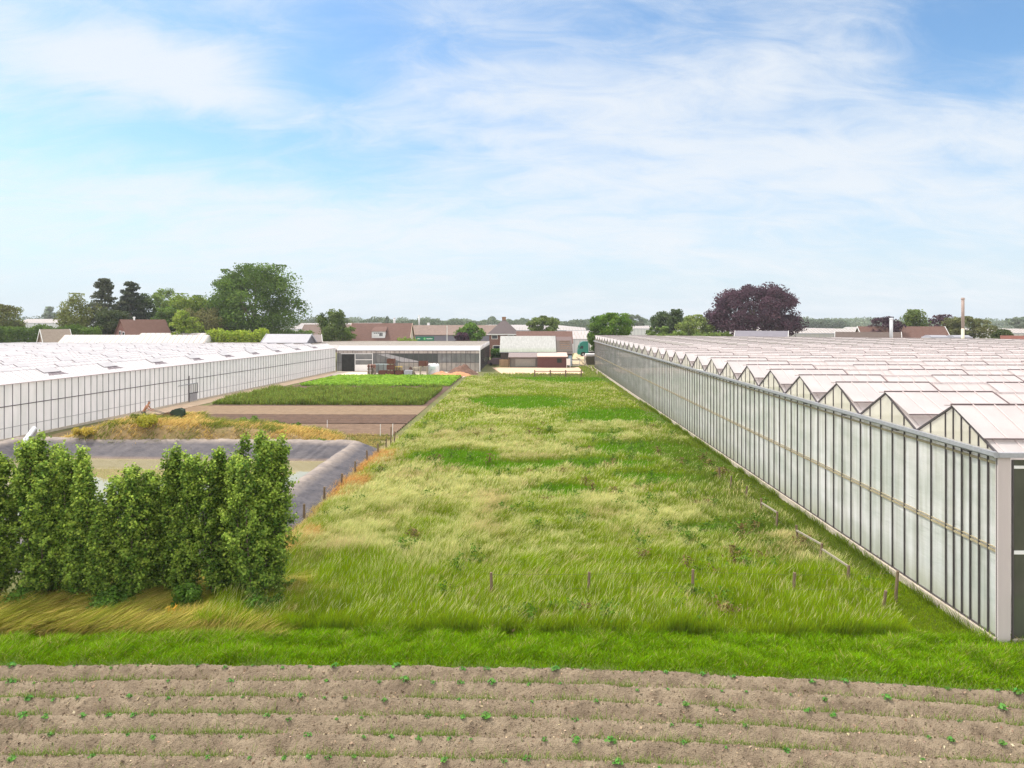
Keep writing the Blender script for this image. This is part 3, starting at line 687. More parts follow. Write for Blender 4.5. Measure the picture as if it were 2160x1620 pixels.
# ================================================================== WATER BASIN
bx0, bx1, by0, by1 = -35.5, -11.55, 26.6, 47.4
def basinz(X, Y):
    jx = .22 * (fbm(X * .25, Y * .25, 3, 61) - .5); 
    dxr = bx1 - X; dxr = np.where(dxr > 0, dxr * 1.75, dxr); dx = np.minimum(X - bx0, dxr); dy = np.minimum(Y - by0, (by1 + .9 * np.clip((-11 - X) / 24, 0, 1)) - Y)
    s = np.where((dx > 0) & (dy > 0), np.minimum(dx, dy), -np.hypot(np.minimum(dx, 0), np.minimum(dy, 0)))
    # rounded corner inside
    rr = .5; a = np.clip(rr - dx, 0, None); b = np.clip(rr - dy, 0, None); s = np.where((dx < rr) & (dy < rr), rr - np.hypot(a, b), s)
    s = s + jx
    z = np.where(s < 0, 1.0 - .05 * np.clip(-s / .25, 0, 1) - .50 * np.clip(-s - .25, 0, 3), 1.0 - .08 * np.clip(s / .45, 0, 1) - .72 * np.clip(s - .45, 0, 2.6))
    z = np.where(s < -1.0, np.maximum(z, .0) - .0, z)
    crease = (fbm(X * .8 + Y * .8, (X - Y) * 2.4, 3, 8) - .5) * .10 + .10 * (vnoise((X - Y) * 3.0, X * .2, 77) - .5) * np.exp(-((X - bx1 + 1.5) ** 2 + (Y - by1 + 1.5) ** 2) / 8)
    sag = .10 * (fbm(X * .5, Y * .5, 2, 33) - .5) * sstep(.3, 1.2, np.abs(s)) 
    return np.where(s > -2.15, z + crease + .04 * (fbm(X * 4, Y * 4, 3, 4) - .5) + sag * .5 - .02, -.3)
def linermat():
    m = mat('pond_liner', srgb(80, 78, 84), .8, .12, 1.2, .8, 6, spec=.15, col2=srgb(106, 101, 103), stretch=(1, 1, 3))
    nn = m.node_tree.nodes; ll = m.node_tree.links; b = nn['Principled BSDF']; src = b.inputs['Base Color'].links[0].from_socket
    t = nn.new('ShaderNodeTexCoord'); sp = nn.new('ShaderNodeSeparateXYZ'); ll.new(t.outputs['Object'], sp.inputs[0])
    n_ = nn.new('ShaderNodeTexNoise'); n_.inputs['Scale'].default_value = 1.6; n_.inputs['Detail'].default_value = 8; ll.new(t.outputs['Object'], n_.inputs['Vector'])
    mr_ = nn.new('ShaderNodeMapRange'); ll.new(sp.outputs[2], mr_.inputs['Value']); mr_.inputs['From Min'].default_value = .70; mr_.inputs['From Max'].default_value = .98
    mu = nn.new('ShaderNodeMath'); mu.operation = 'MULTIPLY'; ll.new(mr_.outputs[0], mu.inputs[0]); ll.new(n_.outputs['Fac'], mu.inputs[1])
    mx = nn.new('ShaderNodeMix'); mu2 = nn.new('ShaderNodeMath'); mu2.operation = 'MULTIPLY'; mu2.use_clamp = True; ll.new(mu.outputs[0], mu2.inputs[0]); mu2.inputs[1].default_value = 1.3; mx.data_type = 'RGBA'; ll.new(mu2.outputs[0], mx.inputs[0]); ll.new(src, mx.inputs[6]); mx.inputs[7].default_value = (*srgb(164, 150, 138), 1)
    # scum line just above the water
    w1 = nn.new('ShaderNodeMath'); w1.operation = 'SUBTRACT'; ll.new(sp.outputs[2], w1.inputs[0]); w1.inputs[1].default_value = -.06
    w2 = nn.new('ShaderNodeMath'); w2.operation = 'ABSOLUTE'; ll.new(w1.outputs[0], w2.inputs[0])
    w3 = nn.new('ShaderNodeMapRange'); ll.new(w2.outputs[0], w3.inputs['Value']); w3.inputs['From Min'].default_value = .0; w3.inputs['From Max'].default_value = .12; w3.inputs['To Min'].default_value = .5; w3.inputs['To Max'].default_value = 0
    mx2 = nn.new('ShaderNodeMix'); mx2.data_type = 'RGBA'; ll.new(w3.outputs[0], mx2.inputs[0]); ll.new(mx.outputs[2], mx2.inputs[6]); mx2.inputs[7].default_value = (*srgb(150, 128, 110), 1)
    ll.new(mx2.outputs[2], b.inputs['Base Color']); return m
bs = grid('water_basin_liner', bx0 - 1.5, bx1 + 2.3, by0 - 2.0, by1 + 2.6, 350, 320, basinz, linermat())
tag(bs, 'dark grey liner banks of the rain water basin', 'basin', kind='structure')
wm = bpy.data.materials.new('basin_water'); wm.use_nodes = True
b = wm.node_tree.nodes['Principled BSDF']; b.inputs['Base Color'].default_value = (*srgb(146, 136, 98), 1); b.inputs['Roughness'].default_value = .02; b.inputs['IOR'].default_value = 1.5; b.inputs['Specular IOR Level'].default_value = 1.0
nb = wm.node_tree.nodes.new('ShaderNodeTexNoise'); nb.inputs['Scale'].default_value = 2.2; bp = wm.node_tree.nodes.new('ShaderNodeBump'); bp.inputs['Strength'].default_value = .05; bp.inputs['Distance'].default_value = .02
wm.node_tree.links.new(nb.outputs['Fac'], bp.inputs['Height']); wm.node_tree.links.new(bp.outputs[0], b.inputs['Normal'])
wt = MB(); wt.quad((bx0 + 1, by0 + 1, -.1), (bx1 - .35, by0 + 1, -.1), (bx1 - .35, by1 + .6, -.1), (bx0 + 1, by1 + .6, -.1)); o = wt.obj('water', wm); tag(o, 'calm olive water in the lined basin', 'water', kind='structure')
# ground around the basin sits below it: cut by lowering is not needed, so the big ground sheet gets a hole
bpy.data.objects.remove(g, do_unlink=True)
gb = MB(); hx0, hx1, hy0, hy1 = bx0 + .3, bx1 - .3, by0 + .3, by1 - .3
S = 2500
gb.quad((-S, -200, 0), (S, -200, 0), (S, hy0, 0), (-S, hy0, 0)); gb.quad((-S, hy0, 0), (hx0, hy0, 0), (hx0, hy1, 0), (-S, hy1, 0)); gb.quad((hx1, hy0, 0), (S, hy0, 0), (S, hy1, 0), (hx1, hy1, 0)); gb.quad((-S, hy1, 0), (S, hy1, 0), (S, 4500, 0), (-S, 4500, 0))
g = gb.obj('ground', groundmat()); g['kind'] = 'structure'; g['label'] = 'green brown ground under and between the fields and greenhouses'; g['category'] = 'ground'
# inlet pipe over the rim
P0 = W(51, 46.6); P1 = W(72, 50.0)
m_ = MB(); m_.tube([(P0[0], P0[1], 1.05), (P1[0], P1[1], 1.42)], .16, 14, cap=False); m_.tube([(P0[0], P0[1], 1.05), (P1[0], P1[1], 1.42)], .14, 14, cap=True)
pp = m_.obj('drain_pipe', mat('white_pvc', srgb(214, 214, 216), .35, .08, 3), None, True); tag(pp, 'thick white plastic pipe resting over the basin rim by the left glasshouse', 'pipe')
m_ = MB(); m_.box(P1[0] - .08, P1[0] + .08, P1[1] - .1, P1[1] + .1, 0, 1.25); o = m_.obj('pipe_support', GREYMETAL, pp); o.matrix_parent_inverse = pp.matrix_world.inverted()

# ================================================================== MOUND with dry grass
def moundz(X, Y):
    # runs from the left wall to the open field, ragged top
    ex = sstep(-36.5, -29, X) * sstep(-12.8, -17.0, X); bk = 7.5 * sstep(-25.5, -28.5, X); ey = sstep(46.9, 48.6, Y) * np.maximum(sstep(56.5, 51.0, Y), .62 * sstep(56 + bk, 53 + bk, Y) * (bk > 0))
    h = (.95 + .75 * sstep(-36, -30, X) * sstep(-13, -26, X) + .5 * (fbm(X * .35, Y * .35, 3, 13) - .5))
    return h * ex * ey + .22 * (fbm(X * 1.6, Y * 1.6, 4, 14) - .5) * ex * ey + .02
md = grid('earth_mound', -38, -12, 46.5, 64, 260, 170, moundz, mat('dry_mound_soil', srgb(150, 126, 92), .95, .2, 1.2, .6, 14, col2=srgb(118, 104, 66)))
tag(md, 'low earth mound behind the basin covered in dry grass', 'mound', kind='structure')
n = 52000; x, y = scatter(n, -37, -12.5, 46.8, 60); z = moundz(x, y); p = fbm(x * .55, y * .8, 3, 23) + rng.normal(0, .05, n)
keep = (z > .15) & (rng.random(n) < np.clip(.25 + 1.6 * fbm(x * .8, y * .8, 3, 29) - .55 + .2, .1, 1)); x, y, z, p = x[keep], y[keep], z[keep], p[keep]; n = len(x)
gr = (p > .53)[:, None]; c1 = np.where(gr, jit(srgb(108, 118, 46), n), jit(srgb(176, 150, 84), n)); c2 = np.where(gr, jit(srgb(140, 146, 62), n), jit(srgb(214, 184, 110), n))
h = rng.uniform(.12, .55, n) * np.where(gr[:, 0], 1.1, .9)
o = blades('dry_mound_grass', x, y, z - .03, h, np.full(n, .045), h * 1.1, rng.normal(.3, .9, n), c1, c2); tag(o, 'golden dry and green grass tufts on the mound', 'grass', kind='stuff')

# generic bushy plant made of small leaves
def shrub(name, label, cat, x, y, z0, r, h, c1, c2, n, size, group=None, clump=14):
    root = thing(name, label, cat, (x, y, z0), 0, group)
    cc = []
    for k in range(clump):
        a = random.uniform(0, 6.28); q = r * math.sqrt(random.random()) * .75; cc.append((q * math.cos(a), q * math.sin(a), h * random.uniform(.3, .8) * (1 - .35 * q / r), random.uniform(.3, .5) * min(r, h)))
    cc = np.array(cc); i = rng.integers(0, len(cc), n); v = rng.normal(size=(n, 3)); v /= np.linalg.norm(v, axis=1, keepdims=True)
    p = cc[i, :3] + v * (cc[i, 3:4] * rng.uniform(.5, 1.05, (n, 1))); p[:, 2] = np.clip(p[:, 2], .02, None)
    t = np.clip(rng.random(n)[:, None] * .8 + rng.normal(0, .12, len(cc))[i][:, None], 0, 1)
    nr = v + rng.normal(0, .5, (n, 3))
    leaves('foliage', p, nr, rng.uniform(.6, 1.2, n) * size, jit(c1, n, .1) * (1 - t) + jit(c2, n, .1) * t, LEAF, root)
    s_ = MB()
    for k in range(5):
        s_.tube([(0, 0, 0), tuple(cc[k, :3])], [.02 * h + .005, .006 * h + .003], 5)
    s_.obj('stem', BARK, root); return root
for (px_, py_, r_, h_, lab) in [(525, 884, .75, 1.35, 'tallest rounded green weed bush on the mound back edge'), (590, 893, 1.0, .9, 'wide grey green weed bush on the mound back edge'), (560, 892, .5, .8, 'small green weed between two bushes on the mound back edge'),
                                 (625, 893, .5, .8, 'loose seeding weed at the right end of the mound bushes'), (470, 890, .7, .7, 'low bright green weed left of the rounded bush on the mound')]:
    X_, Y_ = W(px_, 54.5); shrub('weed_bush', lab, 'weed', X_, Y_, float(moundz(np.array([X_]), np.array([Y_]))[0]) - .05, r_, h_, srgb(84, 112, 50), srgb(138, 160, 80), 2600, .10)
for (px_, d_, r_, h_, c1, c2, lab) in [(312, 49.0, .75, .9, (150, 148, 50), (190, 184, 70), 'yellow green weed clump in the middle of the dry mound'), (185, 48.8, 1.0, .6, (178, 158, 66), (206, 184, 84), 'rounded yellow dry grass tussock left on the mound'),
                                       (705, 49.0, .4, .7, (92, 132, 40), (130, 170, 60), 'small bright green weed at the right corner of the mound'), (718, 47.9, .3, .45, (92, 132, 40), (130, 170, 60), 'tiny bright green weed at the basin corner'),
                                       (675, 49.5, .4, .4, (104, 122, 50), (146, 156, 70), 'low green weed near the right end of the mound'), (285, 51.5, .35, .45, (98, 112, 46), (130, 140, 60), 'small green tuft on the mound crest beside the tiller')]:
    X_, Y_ = W(px_, d_); shrub('weed_clump', lab, 'weed', X_, Y_, float(moundz(np.array([X_]), np.array([Y_]))[0]) - .05, r_, h_, srgb(*c1), srgb(*c2), 1800, .09)
# white stakes in the ridged field
stake_labels = ['short white stake beside the mound in the ridged field', 'tall white stake in the ridged soil, left of the pair', 'tall white stake in the ridged soil, right of the pair nearest the meadow']
for (px_, pyb, h_), lb in zip([(690, 905, .7), (802, 923, 1.0), (828, 922, 1.0)], stake_labels):
    X_, Y_ = G(px_, pyb); m_ = MB(); m_.tube([(0, 0, -.1), (0.02, 0, h_)], .025, 6); o = m_.obj('stake', WHITEP); o.location = (X_, Y_, .05); tag(o, lb, 'stake')
for (px_, pyb, h_), lb in zip([(814, 948, .75), (832, 945, 1.2), (824, 948, 1.6)], ['short dark post left of two taller ones at the basin corner', 'middle height dark post at the basin corner', 'tallest dark wooden post at the basin corner']):
    X_, Y_ = G(px_, pyb); m_ = MB(); m_.tube([(0, 0, -.1), (0.03, 0, h_)], [.05, .045], 7); o = m_.obj('fence_post', WOOD); o.location = (X_, Y_, 0); tag(o, lb, 'post')

# ================================================================== MEADOW GRASS
def meadow_zone(X, Y):   # 1 = lush green patch, 0 = pale flowering grass
    t = np.zeros_like(X)
    for (px_, py_, rx_, ry_) in [(960, 972, 2.9, 2.4), (1010, 990, 2.6, 1.6), (1380, 955, 4.8, 2.6), (1250, 985, 3.4, 1.4), (1190, 1045, 1.7, 1.3), (1560, 1130, 2.8, 1.0), (1100, 850, 5, 6), (1300, 880, 5, 6), (1180, 800, 7, 8), (1400, 1020, 2.6, 1.6), (1230, 925, 3, 1.5), (1500, 980, 2.5, 3)]:
        cx_, cy_ = G(px_, py_); q = ((X - cx_) / rx_) ** 2 + ((Y - cy_) / ry_) ** 2; t = np.maximum(t, np.exp(-q * .9))
    n_ = fbm(X * .33, Y * .26, 4, 101)
    return np.clip(sstep(.24, .46, t + .7 * (n_ - .5) + .25 * (fbm(X * 1.3, Y * 1.1, 3, 5) - .5)), 0, 1)
XL_M, XR_M = -9.7, XR - .15
def mead(name, n, y0, y1, w0, label):
    x = rng.uniform(-9.6, XR_M, n); y = y0 + (y1 - y0) * rng.random(n) ** (1.25 if y0 > 30 else 1.1)
    gpatch = meadow_zone(x, y)
    path = sstep(XR - 1.9, XR - 1.1, x + .5 * (fbm(x * .7, y * .7, 2, 3) - .5) + .15 * np.clip((24 - y), 0, 4))
    clump = fbm(x * .9, y * .8, 4, 55); cl2 = fbm(x * 3.1, y * 2.6, 3, 56)
    frontg = sstep(26.6, 24.4, y + 2.4 * (fbm(x * .5, y * .5, 3, 6) - .5))
    weed = sstep(XR - 6.5, XR - 2.8, x + 3 * (clump - .5)) * sstep(75, 35, y)
    dd_ = y; band = .16 * np.exp(-((dd_ - 29) / 6.5) ** 2) + .10 * np.exp(-((dd_ - 47) / 6) ** 2) - .05
    pale = sstep(.40, .80, fbm(x * .28, y * .22, 4, 205) + .40 * (cl2 - .5) + band + .06 * (x < 0))
    h = .22 + .62 * clump + .46 * (cl2 - .5)
    h = np.clip(h * (1 - .35 * gpatch) + .12 * frontg, .1, None) * (1 - .85 * path) + .03
    h = np.where(y > 60, h * .8, h)
    pseed = (.06 + .34 * pale) * (1 - gpatch) ** 1.5 * (1 - .93 * frontg) * (1 - .6 * weed) + .015
    seed = (rng.random(n) < pseed) & (path < .3)
    green = jit(srgb(104, 160, 8), n, .17, .09)
    mid = jit(srgb(148, 172, 22), n, .2, .1); dull = jit(srgb(120, 136, 52), n, .2, .08); olive = jit(srgb(172, 180, 62), n, .18, .07)
    u = rng.random(n)
    t = (gpatch * rng.uniform(.6, 1.25, n)).clip(0, 1)[:, None]
    base = np.where((u < .12 + .6 * pale)[:, None], olive, mid)
    cgm = base * (1 - t) + green * t
    cgm = np.where((weed > u * 1.25)[:, None], dull, cgm)
    cgm = np.where((frontg > u * 1.2)[:, None], jit(srgb(146, 172, 20), n, .26, .1), cgm)
    cs_ = jit(srgb(214, 210, 140), n, .12, .05); cstr = jit(srgb(206, 188, 134), n, .13, .05)
    stp = fbm(x * .6, y * .6, 3, 71)
    ct = np.where(seed[:, None], np.where((rng.random(n) < sstep(.45, .7, stp) * .8)[:, None], cstr, cs_), cgm)
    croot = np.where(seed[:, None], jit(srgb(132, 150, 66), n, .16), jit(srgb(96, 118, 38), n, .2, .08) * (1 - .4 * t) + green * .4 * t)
    wd = w0 * np.where(seed, .55, 1.0) * rng.uniform(.6, 1.4, n)
    hh = np.where(seed, h * rng.uniform(.9, 1.2, n) + .06, h * rng.uniform(.45, 1.0, n))
    ld = .35 + 2.2 * (fbm(x * .22, y * .22, 3, 17) - .5) + np.where(seed, rng.normal(0, .45, n), rng.normal(0, 1.3, n))
    lean = hh * (.12 + .55 * fbm(x * .5, y * .5, 3, 18)) * np.where(seed, .9, .7)
    o = blades(name, x, y, np.zeros(n), hh, wd, lean, ld, croot, ct, head=np.where(seed, .6, 0.0), wob=.5); return tag(o, label, 'grass', kind='stuff')
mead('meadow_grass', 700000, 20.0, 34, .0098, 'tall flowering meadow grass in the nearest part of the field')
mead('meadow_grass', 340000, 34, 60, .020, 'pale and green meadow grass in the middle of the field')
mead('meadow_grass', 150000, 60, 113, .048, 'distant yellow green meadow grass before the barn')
n = 9000; y = YR + rng.uniform(-.3, 60, n); q = fbm(y * .9, y * 0, 3, 500); keep = q + rng.normal(0, .08, n) > .5; y = y[keep]; n = len(y); x = XR - .12 - np.abs(rng.normal(0, .14, n)); h = rng.uniform(.12, .5, n)
o = blades('wall_foot_grass', x, y, np.zeros(n), h, np.full(n, .016), h * .5, rng.normal(3.0, 1.0, n), jit(srgb(88, 108, 24), n), jit(srgb(128, 150, 44), n, .2)); tag(o, 'ragged grass tufts along the foot of the right glasshouse wall', 'grass', kind='stuff')
# broad leaved weeds and dock stalks among the grass
n0 = 420; cxw = rng.uniform(-9, XR - 1.6, n0); cyw = 20.4 + 40 * rng.random(n0) ** 1.5; sel = (fbm(cxw * .4, cyw * .4, 3, 404) + .12 * (cxw > 5)) > .50; cxw, cyw = cxw[sel], cyw[sel]
k_ = rng.integers(0, len(cxw), 26000); n = len(k_); rr_ = np.abs(rng.normal(0, .22, n)); aa_ = rng.uniform(0, 6.28, n); zt_ = rng.uniform(.1, 1, n) * (.45 + .5 * vnoise(cxw[k_] * 9, cyw[k_] * 9, 3))
c_ = jit(srgb(92, 124, 36), n, .2, .08); b_ = (vnoise(cxw[k_] * 5, cyw[k_] * 5, 8) > .72); c_[b_] = jit(srgb(124, 108, 64), b_.sum(), .2)
nr = rng.normal(size=(n, 3)); nr[:, 2] = np.abs(nr[:, 2]) + .4
o = leaves('meadow_weeds', np.stack([cxw[k_] + rr_ * np.cos(aa_), cyw[k_] + rr_ * np.sin(aa_), zt_], -1), nr, rng.uniform(.04, .085, n), c_, LEAF, None, 1.9); tag(o, 'broad leaved weeds and brown dock stalks scattered through the meadow', 'weeds', kind='stuff')
# front edge strip of short fresh grass
n = 200000; x = rng.uniform(-17, 17, n)
bend = CURV * np.where(x > -2, (x + 2) ** 2, (x + 2) ** 2 * .35)
yb = 17.86 - bend + .12 * (fbm(x * 1.8, x * 0, 4, 300) - .5); yt = 20.35 - .75 * sstep(-5.5, -8, x) - .25 * bend + .3 * (fbm(x * .5, x * 0, 3, 3) - .5); t = rng.random(n); y = yb + (yt - yb) * t + rng.normal(0, .05, n)
cl_ = fbm(x * 1.9, y * 1.9, 4, 66); h = (.03 + .44 * cl_) * (.40 + .75 * sstep(0, .35, t)) * rng.uniform(.6, 1.15, n)
dry = (rng.random(n) < .05 + .25 * (cl_ > .6) * t)
ct = np.where(dry[:, None], jit(srgb(190, 180, 108), n), jit(srgb(128, 168, 12), n, .24, .11))
y_, x_ = y, x
o = blades('verge_grass', x, y, np.zeros(n) + .03, h, np.full(n, .012) * rng.uniform(.6, 1.6, n), h * .6, rng.normal(.4, 1.6, n), jit(srgb(92, 122, 12), n, .25, .1), ct); tag(o, 'short bright green grass verge along the potato field', 'grass', kind='stuff')
# long flattened straw under the bushes
n = 60000; x = rng.uniform(-17, -6.4, n); y = rng.uniform(19.4, 23.6, n); q = fbm(x * .7, y * .7, 3, 81)
fade = rng.random(n) < sstep(-6.6, -8.2, x); x, y, q = x[fade], y[fade], q[fade]; n = len(x)
c1 = np.where((q > .52)[:, None], jit(srgb(120, 126, 46), n), jit(srgb(140, 120, 66), n)); c2 = np.where((rng.random(n) < q)[:, None], jit(srgb(206, 186, 102), n, .2), jit(srgb(148, 156, 52), n))
h = rng.uniform(.28, .75, n) * (.6 + .8 * fbm(x * 1.4, y * 1.4, 3, 85))
o = blades('dry_straw_grass', x, y, np.zeros(n), h, np.full(n, .020), h * (.9 + 1.0 * q), 3.6 * fbm(x * .35, y * .35, 3, 84) - 1.2 + rng.normal(0, .3, n), c1, c2, wob=.3); tag(o, 'long flattened golden grass at the foot of the poplar bushes', 'grass', kind='stuff')
# green grass between bushes and the basin
n = 26000; x = rng.uniform(-15, -7.5, n); y = rng.uniform(23.5, 27, n); h = rng.uniform(.25, .6, n)
o = blades('bank_grass', x, y, np.zeros(n), h, np.full(n, .022), h * .5, rng.normal(.3, .8, n), jit(srgb(96, 112, 42), n), jit(srgb(140, 146, 66), n, .2)); tag(o, 'green grass between the bushes and the basin bank', 'grass', kind='stuff')
n = 9000; x = rng.uniform(-17, -9.9, n); y = rng.uniform(47.6, 55.5, n); q = fbm(x * .8, y * .8, 3, 610); kp = q + rng.normal(0, .07, n) > .46; x, y, q = x[kp], y[kp], q[kp]; n = len(x); h = rng.uniform(.06, .28, n)
o = blades('field_corner_weeds', x, y, np.zeros(n) + .02, h, np.full(n, .04), h * .8, rng.uniform(0, 6, n), jit(srgb(112, 118, 60), n), np.where((q > .56)[:, None], jit(srgb(188, 166, 104), n), jit(srgb(140, 146, 72), n))); tag(o, 'thin dry and green weeds on the bare corner by the white stakes', 'weeds', kind='stuff')
# rusty dry grass along the basin foot
n = 26000; y = rng.uniform(25.3, 48.3, n); x = -9.62 + .5 * (fbm(y * .5, y * 0, 3, 12) - .5) * 2 + rng.normal(0, .42, n); q = fbm(x * .8, y * .5, 3, 15)
h = rng.uniform(.25, .6, n) * (.5 + q); c1 = jit(srgb(176, 130, 70), n); c2 = np.where((q > .5)[:, None], jit(srgb(206, 162, 98), n), jit(srgb(196, 178, 112), n))
o = blades('rusty_dry_grass', x, y, np.zeros(n), h, np.full(n, .022), h * .9, rng.normal(.2, 1.0, n), c1, c2); tag(o, 'orange brown dead grass along the foot of the basin bank', 'grass', kind='stuff')

# ================================================================== FENCES
def fence(label, pts, h, m=WOOD, wires=(.45, .8), tilt=.05, rad=.05, rails=None):
    x0, y0 = pts[0]; root = thing('wire_fence', label, 'fence', (x0, y0, 0), 0)
    tops = []
    for (x, y) in pts:
        a, b = random.gauss(0, tilt), random.gauss(0, tilt); hh = h * random.uniform(.9, 1.08)
        m_ = MB(); m_.tube([(x - x0, y - y0, -.1), (x - x0 + a * .5, y - y0 + b * .5, hh * .5), (x - x0 + a, y - y0 + b, hh)], [rad * 1.1, rad, rad * .9], 7); m_.obj('post', m, root); tops.append((x - x0 + a, y - y0 + b, hh))
    m_ = MB()
    for wz in wires:
        for p, q in zip(tops, tops[1:]): m_.bar((p[0], p[1], p[2] * wz), (q[0], q[1], q[2] * wz), .004, .004)
    m_.obj('wire', DARKBAR, root)
    return root, tops
fence('wire fence on grey wooden posts across the front of the meadow', [G(px_, 1276) for px_ in (1038, 1240, 1460, 1672, 1888)], 1.05, wires=(.5, .93))
fr_, tp = fence('leaning rail fence in the tall grass beside the right glasshouse', [(XR - 2.35 + random.gauss(0, .05), yy) for yy in np.arange(21.5, 40, 2.2)], .95, wires=(.6,))
BLE = mat('bleached_rail', srgb(150, 142, 124), .8, .1, 4)
for a_, b_ in ((1, 2), (2, 3), (4, 5)):
    p, q = tp[a_], tp[b_]; m_ = MB(); m_.bar((p[0], p[1], p[2] * .95), (q[0], q[1], q[2] * .78), .05, .06); m_.obj('rail', BLE, fr_)
fence('dark post and wire fence at the foot of the basin bank', [(-9.95, yy) for yy in np.arange(28, 47, 3.1)], .95, wires=(.9,), rad=.06)
# low rail fence before the sandy drive
p0, p1 = G(1128, 797), G(1226, 797)
root = thing('rail_fence', 'low dark rail fence between the meadow and the sandy drive', 'fence', (p0[0], p0[1], 0), math.atan2(p1[1] - p0[1], p1[0] - p0[0]))
Lf = math.hypot(p1[0] - p0[0], p1[1] - p0[1])
for k in range(4): m_ = MB(); m_.box(k * Lf / 3 - .1, k * Lf / 3 + .1, -.08, .08, 0, 1.25); m_.obj('post', WOOD, root)
for z_ in (1.0, .45): m_ = MB(); m_.box(0, Lf, -.12, -.085, z_, z_ + .11); m_.obj('rail', WOOD, root)

# ================================================================== POPLAR BUSHES IN THE FOREGROUND
def poplar(label, px, d, wpx, ytop, n, seed, nst=9, ybase=None):
    X_, Y_ = W(px, d); root = thing('poplar_bush', label, 'bush', (X_, Y_, 0), 0, 'poplar bushes before the basin')
    rg = np.random.default_rng(seed); H = Zat(ytop, d); r = wpx * 1.13 / F * d / 2; n = int(n * 1.7)
    P = []; Nn = []; Sz = []; Cc = []; st = MB()
    per = n // nst
    for k in range(nst):
        a = rg.uniform(0, 6.28); rb_ = r * .25 * math.sqrt(rg.random()); rt = r * .78 * math.sqrt((k + .5) / nst) * rg.uniform(.8, 1.1)
        hk = H * (1 - .22 * (rt / r) ** 1.5 * rg.uniform(.4, 1.4)) if k else H
        b0 = np.array([rb_ * math.cos(a), rb_ * math.sin(a), 0]); tp_ = np.array([rt * math.cos(a), rt * math.sin(a) * .8, hk])
        md_ = (b0 + tp_) / 2 + np.array([rt * .18 * math.cos(a), rt * .18 * math.sin(a), 0])
        st.tube([b0, md_, tp_], [.045, .028, .008], 6)
        # side shoots, each a leafy plume
        nsh = 40
        for q in range(nsh):
            t = .05 + .95 * (q + rg.random()) / nsh
            c = (1 - t) ** 2 * b0 + 2 * t * (1 - t) * md_ + t * t * tp_
            rad = .62 * r * (1 - .78 * max(0, t - .42) / .58) * (.8 + .2 * min(1, t / .25)) * rg.uniform(.45, 1.1)
            th = rg.uniform(0, 6.28); ln_ = rg.uniform(.3, .75) * (1 - .35 * t)
            e = c + np.array([rad * math.cos(th), rad * math.sin(th), ln_])
            if q % 3 == 0: st.tube([c, e], [.010, .004], 4)
            m = per // nsh
            u = rg.random(m) ** .8; pts = c + (e - c) * u[:, None] + rg.normal(0, .10, (m, 3)) * (1.15 - .6 * u[:, None])
            P.append(pts); out_ = pts - np.array([c[0] * .3, c[1] * .3, c[2] - .2]); out_ /= np.linalg.norm(out_, axis=1, keepdims=True) + 1e-6
            Nn.append(out_ * .6 + rg.normal(0, .55, (m, 3)) + np.array([0, 0, .25])); Sz.append(rg.uniform(.045, .088, m))
            young = np.clip(.16 + .80 * (u ** 3) * (.35 + .65 * t) + rg.normal(0, .12, m) + rg.normal(0, .10), 0, 1)[:, None]
            Cc.append(jit(srgb(76, 108, 42), m, .22, .06) * (1 - young) + jit(srgb(178, 200, 84), m, .14, .05) * young)
    leaves('foliage', np.concatenate(P), np.concatenate(Nn), np.concatenate(Sz), np.concatenate(Cc), LEAF, root, 1.25)
    st.obj('stem', BARK, root); return root
for a_ in [('poplar bush cut by the left picture edge', -25, 22.4, 135, 965, 21000, 1), ('tall poplar bush second from the left edge with three pointed tips', 88, 22.6, 150, 936, 26000, 2, 11), ('slim poplar bush at the right of the left clump', 158, 22.2, 105, 966, 17000, 3),
           ('low thin poplar bush in the gap left of the middle clump', 205, 21.9, 70, 1062, 8000, 4, 6), ('broad poplar bush at the left of the middle clump', 282, 22.3, 118, 1002, 18000, 5), ('slender poplar bush with a pointed tip in the middle clump', 385, 22.6, 105, 960, 19000, 6),
           ('dark poplar bush between the middle clump and the tallest one', 340, 23.0, 76, 1022, 10000, 7, 6), ('tallest and broadest poplar bush left part of the right clump', 470, 22.5, 120, 962, 20000, 8), ('tallest poplar bush beside the end of the basin bank', 543, 22.3, 150, 930, 29000, 9, 12)]:
    poplar(*a_)
# brush at the feet of the bushes
for (px_, d_, r_, h_, lab) in [(232, 21.6, .7, 1.0, 'leafy bright green undergrowth below the thin poplar'), (560, 21.5, .65, .8, 'grey green undergrowth at the foot of the right poplar clump'), (395, 21.4, .5, 1.2, 'narrow leaved dark green sapling below the middle poplars'), (30, 21.7, .8, .7, 'dark undergrowth at the foot of the left poplar clump')]:
    X_, Y_ = W(px_, d_); shrub('undergrowth', lab, 'undergrowth', X_, Y_, 0, r_, h_, srgb(72, 102, 38), srgb(112, 148, 56), 3400, .07)
X_, Y_ = W(365, 21.0); m_ = MB()
for k in range(16): a = random.uniform(0, 6.28); m_.tube([(random.gauss(0, .3), random.gauss(0, .12), .02), (random.gauss(0, .4), random.gauss(0, .15), random.uniform(.1, .5))], .012, 5)
o = m_.obj('dead_branches', mat('grey_dead_twigs', srgb(150, 130, 112), .9, .2, 5)); o.location = (X_ - .9, Y_, 0); tag(o, 'small heap of grey dead branches under the middle poplars', 'branches')
n = 300; root_pts = rng.normal(0, 1, (n, 3)) * np.array([.17, .10, .10]) + np.array([0, 0, .22]); root_pts[:, 2] = np.abs(root_pts[:, 2])
nn_ = rng.normal(size=(n, 3)); nn_[:, 2] *= .2
o = leaves('withered_plant', root_pts, nn_, rng.uniform(.05, .09, n), jit(srgb(214, 168, 66), n, .15), LEAF, None, 3.0); X_, Y_ = W(372, 20.9); o.location = (X_, Y_, 0); tag(o, 'withered yellow leaves hanging under the middle poplars', 'plant')

